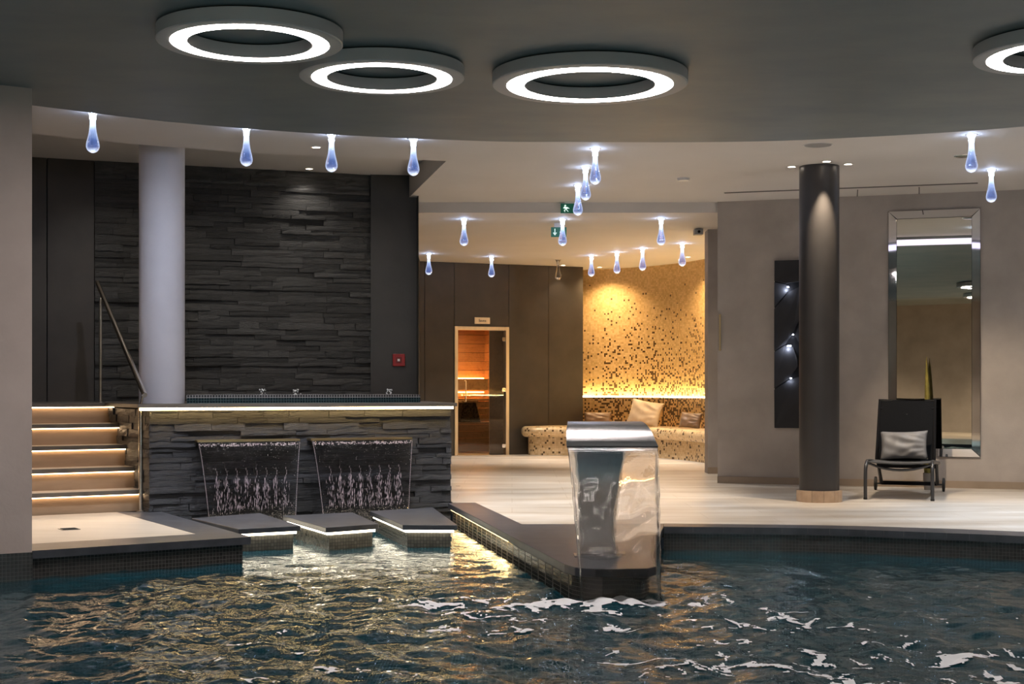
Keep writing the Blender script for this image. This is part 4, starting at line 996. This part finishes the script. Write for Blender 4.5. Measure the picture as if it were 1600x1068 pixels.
def sling(y0, z0, y1, z1, hw0, hw1, sag, name, mat, th=.012):
    nu, nv = 12, 10; vs = []
    d = Vector((0, y1-y0, z1-z0)).normalized(); nrm = Vector((0, -d.z, d.y))
    for k in (0, 1):
        for j in range(nv+1):
            for i in range(nu+1):
                u, v = 2*i/nu-1, j/nv; ww = hw0+(hw1-hw0)*v; p = Vector((u*ww, y0+(y1-y0)*v, z0+(z1-z0)*v))-nrm*(sag*(1-u*u)*math.sin(math.pi*min(1, v*.8+.2)))-nrm*(th*k); vs.append(p)
    n1 = nu+1; K2 = n1*(nv+1); fs = []
    for j in range(nv):
        for i in range(nu):
            k = j*n1+i; fs += [(k, k+1, k+n1+1, k+n1), (K2+k, K2+k+n1, K2+k+n1+1, K2+k+1)]
    for j in range(nv): fs += [(j*n1, (j+1)*n1, K2+(j+1)*n1, K2+j*n1), (j*n1+nu, K2+j*n1+nu, K2+(j+1)*n1+nu, (j+1)*n1+nu)]
    for i in range(nu): fs += [(i, K2+i, K2+i+1, i+1), (nv*n1+i, nv*n1+i+1, K2+nv*n1+i+1, K2+nv*n1+i)]
    return MB().add(vs, fs).build(name, mat, lg, smooth=.8)
sling(.05, .405, .98, .385, hw*.93, hw*.93, .025, 'seat_sling', 'sling')
sling(.86, .39, 1.14, 1.05, hw*.88, hw*.86, .03, 'backrest_sling', 'mesh')
MB().tube([(-hw*.90, .85, .385), (-hw*.88, 1.145, 1.055), (hw*.88, 1.145, 1.055), (hw*.90, .85, .385)], .018, 10).build('backrest_frame', 'black', lg, smooth=.7)
MB().tube([(-hw*.86, 1.10, .96)]+[(hw*.86*u, 1.12, .96-.02*(1-u*u)) for u in np.linspace(-.8, .8, 7)]+[(hw*.86, 1.10, .96)], .010, 8).build('backrest_crossbar', 'black', lg, smooth=.7)
MB().tube([(0, 1.10, .9), (0, 1.2, .36)], .012, 8).build('back_strut', 'gun', lg, smooth=.7)
cu = lg.matrix_basis @ Vector((-.01, .80, .40+.155))
pillow('lounger_cushion', 'light grey rectangular cushion propped on the black sun lounger', 'pillow_grey', .52, .34, .13, cu, (-.36, -.03, ca), None, 4)

# plant behind the lounger
p = at(1452, 600, 16.85); pt = thing('leafy_plant', 'slim olive leaf plant in a small taupe pot behind the sun lounger', 'plant', (p.x, 16.88, 0))
MB().lathe([(.05, 0), (.060, .12), (.064, .20), (.056, .20), (.054, .19), (0, .19)], 28).build('pot', 'pot', pt, smooth=.6)
MB().lathe([(0, .190), (.053, .190), (.053, .195), (0, .195)], 20).build('soil', 'soil', pt)
def blade(h_, w_, lean, rz, dx=0):
    vs, fs = [], []; n = 14
    for i in range(n+1):
        t = i/n; ww = w_*(math.sin(math.pi*min(1, t*.82+.16))**.8)*(1 if t < .98 else .15)
        for s, d in ((-1, 0), (0, .012), (1, 0), (0, -.001)):
            vs.append((dx+s*ww/2+lean*t*t, -d-.02*t*t, .19+h_*t))
    for i in range(n):
        for k in range(4): fs.append((i*4+k, i*4+(k+1) % 4, (i+1)*4+(k+1) % 4, (i+1)*4+k))
    return MB().add(vs, fs).build('leaf', 'leaf', pt, smooth=True, rot=(0, 0, rz))
blade(1.37, .085, -.03, 0); blade(.62, .05, -.06, .5, -.02); blade(.62, .06, -.10, -.4, -.03)

# ------------------------------------------------------------------ fountain
fo_ = thing('cascade_fountain', 'curved stainless steel cascade fountain standing on the slab in the pool', 'fountain', (.64, 10.2, 0))
prof_f = smooth_path([(10.22, .012, .27), (10.27, .35, .27), (10.28, .62, .31), (10.22, .82, .40), (10.10, .935, .47), (9.98, .965, .50), (9.86, .952, .535), (9.76, .905, .575), (9.70, .845, .60), (9.68, .805, .615)], 6)
nw = 16; vs, fs = [], []; th = .022
for k, (yy, zz, ww) in enumerate(prof_f):
    a = prof_f[max(k-1, 0)]; b = prof_f[min(k+1, len(prof_f)-1)]; t = Vector((b[0]-a[0], b[1]-a[1])).normalized(); nrm = Vector((t.y, -t.x))   # inner side
    s_ = k/(len(prof_f)-1); xc = -.04+.075*s_ if s_ < .55 else -.004+.04*(s_-.55)/.45
    for side in (0, 1):
        for i in range(nw+1):
            u = i/nw-.5
            vs.append((xc+u*ww, yy-10.2-nrm.x*th*side*(1 if True else 0), zz-nrm.y*th*side if zz > .02 else zz))
n1 = nw+1; row = 2*n1
for k in range(len(prof_f)-1):
    for i in range(nw):
        a = k*row+i; fs += [(a, a+1, a+row+1, a+row), (a+n1, a+n1+row, a+n1+row+1, a+n1+1)]
    fs += [(k*row, (k+1)*row, (k+1)*row+n1, k*row+n1), (k*row+nw, k*row+n1+nw, (k+1)*row+n1+nw, (k+1)*row+nw)]
e = (len(prof_f)-1)*row
for i in range(nw): fs += [(e+i, e+i+1, e+n1+i+1, e+n1+i), (i, n1+i, n1+i+1, i+1)]
MB().add(vs, fs).build('curved_blade', 'steel', fo_, smooth=.9)
MB().box(-.20, .14, -.06, .10, .004, .016).build('base_plate', 'steel', fo_, bevel=.003)
for x in (-.16, .10): MB().lathe([(.014, 0), (.014, .008), (0, .010)], 12).build('bolt', 'chrome', fo_, loc=(x, -.04, .016))
# its sheet of water
nu, nv = 70, 110; vs = []; r = random.Random(3)
zt, zb = .80, ZW-.02; yt, yb = 9.685, 9.38
ph = [(r.uniform(14, 46), r.uniform(0, 6.3), r.uniform(3, 16)) for _ in range(8)]
for side in (0, 1):
    for j in range(nv+1):
        v = j/nv; zz = zt+(zb-zt)*v; yy = yt+(yb-yt)*math.sqrt(v)
        xl = .370+.078*v**.8; xr = .978-.008*v
        for i in range(nu+1):
            u = i/nu; xx = xl+(xr-xl)*u; amp = .0022*min(1, v*4)
            w_ = amp*sum(math.sin(f*xx+p_+g_*v*(1+.2*side)) for f, p_, g_ in ph)/2+.0022*math.sin(36*v+3*u+math.sin(9*u))*min(1, v*3)*(1 if side else .5)
            edge = .012*math.exp(-((min(u, 1-u))/.02)**2)*min(1, v*5)
            d = (.005+edge+w_)*(1 if side == 0 else -1)+(w_*.3)
            wob = .006*math.sin(8*v*6.28+side)*min(1, v*3)*math.exp(-(min(u, 1-u)/.05)**2)*.3
            vs.append((xx+wob, yy-d, zz))
n1 = nu+1; K2 = n1*(nv+1); fs = []
for j in range(nv):
    for i in range(nu):
        k = j*n1+i; fs += [(k, k+1, k+n1+1, k+n1), (K2+k, K2+k+n1, K2+k+n1+1, K2+k+1)]
for j in range(nv): fs += [(j*n1, (j+1)*n1, K2+(j+1)*n1, K2+j*n1), (j*n1+nu, K2+j*n1+nu, K2+(j+1)*n1+nu, (j+1)*n1+nu)]
for i in range(nu): fs += [(i, K2+i, K2+i+1, i+1), (nv*n1+i, nv*n1+i+1, K2+nv*n1+i+1, K2+nv*n1+i)]
tag(MB().add(vs, fs).build('water_curtain', 'sheet', smooth=True), 'clear curtain of water falling from the steel fountain into the pool', 'waterfall')

# ------------------------------------------------------------------ pool water and foam
rs = np.random.RandomState(5)
waves = []
for i in range(110):
    lam = 10**rs.uniform(math.log10(.06), math.log10(.62)); th = rs.uniform(0, 2*math.pi)
    waves.append((2*math.pi/lam*math.cos(th), 2*math.pi/lam*math.sin(th), rs.uniform(0, 6.28), .025*lam/6.28))
FX, FY = .70, 9.40
def height(x, y):
    calm = np.clip((12.6-y)/3.0, .22, 1.0); h = np.zeros_like(x)
    px_ = x+.10*np.sin(1.7*y+.6*x); py_ = y+.10*np.sin(1.3*x-.8*y)
    for kx, ky, p_, a in waves: h += a*np.sin(kx*px_+ky*py_+p_)
    d = np.hypot(x-FX, (y-FY)*1.1)
    return h*calm+.010*np.exp(-d*1.1)*np.sin(20*d)+.012*np.exp(-(d/.35)**2)*np.sin(31*x+17*y)
def inside(x, y, poly):
    c = np.zeros(x.shape, bool); n = len(poly)
    for i in range(n):
        x0, y0 = poly[i]; x1, y1 = poly[(i+1) % n]
        if y0 == y1: continue
        m = ((y0 > y) != (y1 > y)) & (x < (x1-x0)*(y-y0)/(y1-y0)+x0); c ^= m
    return c
def grid(xs, ys, zf, mask, name, mat):
    X, Y = np.meshgrid(xs, ys); Z = zf(X, Y); n1 = len(xs)
    V = np.stack([X.ravel(), Y.ravel(), Z.ravel()], 1)
    cxm = (X[:-1, :-1]+X[1:, 1:])/2; cym = (Y[:-1, :-1]+Y[1:, 1:])/2; keep = mask(cxm, cym)
    jj, ii = np.nonzero(keep); k = jj*n1+ii
    F = np.stack([k, k+1, k+n1+1, k+n1], 1)
    used, inv = np.unique(F, return_inverse=True); V = V[used]; F = inv.reshape(F.shape)
    me = bpy.data.meshes.new(name); me.from_pydata(V.tolist(), [], F.tolist()); me.materials.append(M[mat])
    me.polygons.foreach_set('use_smooth', [True]*len(me.polygons)); me.update()
    o = bpy.data.objects.new(name, me); C.objects.link(o); return o
G = [tuple(Vector(p)) for p in POOL]
cen = Vector((1.5, 8)); G2 = [tuple(Vector(p)+(Vector(p)-cen).normalized()*.09) for p in G]
wt = grid(np.concatenate([np.arange(-7.4, -4.4, .1), np.arange(-4.4, 5.2, .017), np.arange(5.2, 8, .1)]), np.concatenate([np.arange(1.0, 5.2, .1), np.arange(5.2, 15.2, .022)]),
          lambda x, y: ZW+height(x, y), lambda x, y: inside(x, y, G2), 'pool_water', 'water')
tag(wt, 'dark teal rippled water of the swimming pool', 'water', None, 'structure')

def vnoise(x, y, seed):
    xi, yi = np.floor(x).astype(int), np.floor(y).astype(int); xf, yf = x-xi, y-yi
    tab = np.random.RandomState(seed).rand(256, 256); g = lambda a, b: tab[a % 256, b % 256]
    sx, sy = xf*xf*(3-2*xf), yf*yf*(3-2*yf)
    return (g(xi, yi)*(1-sx)+g(xi+1, yi)*sx)*(1-sy)+(g(xi, yi+1)*(1-sx)+g(xi+1, yi+1)*sx)*sy
def fbm(x, y, seed, o=4):
    s = 0; a = .5
    for k in range(o): s = s+a*vnoise(x*2**k+13.7*k, y*2**k+7.1*k, seed+k); a *= .5
    return s
def foam_mask(x, y):
    wx, wy = x+.10*fbm(x*5, y*5, 21), y+.10*fbm(x*5+9, y*5, 25)
    ridge = 1-np.abs(2*fbm(wx*6.5, wy*5.5, 31, 4)-.94)*3.0            # lacy lines
    blob = fbm(wx*5.0+5, wy*5.4, 51, 4)
    big = fbm(x*.9, y*.9+3, 71, 3)
    near = np.exp(-(np.hypot((x-.12)/.95, (y-9.30)/.34))**2)+.9*np.exp(-((x-FX)/.40)**2-((y-9.36)/.13)**2)
    field = np.zeros_like(x)
    for ax, ay, sx, sy, k in ((2.2, 7.3, 1.2, .8, .25), (.95, 7.3, .8, .7, .25), (1.9, 8.5, 1.1, .5, .22), (-.2, 8.3, .6, .45, .19), (3.0, 7.0, .9, .6, .22), (1.5, 6.6, 1.4, .5, .22), (-.9, 7.2, .7, .8, .10), (.3, 8.6, .7, .4, .18)):
        field = np.maximum(field, k*np.exp(-((x-ax)/sx)**2-((y-ay)/sy)**2))
    return (ridge*.36+blob*.62+(big-.45)*.25 + near*.46 + field) > .825
fm = grid(np.arange(-1.9, 4.2, .011), np.arange(6.0, 10.2, .014), lambda x, y: ZW+height(x, y)+.006, lambda x, y: foam_mask(x, y) & inside(x, y, G), 'foam', 'foam')
tag(fm, 'white foam patches floating on the dark pool water round the fountain', 'foam', None, 'stuff')
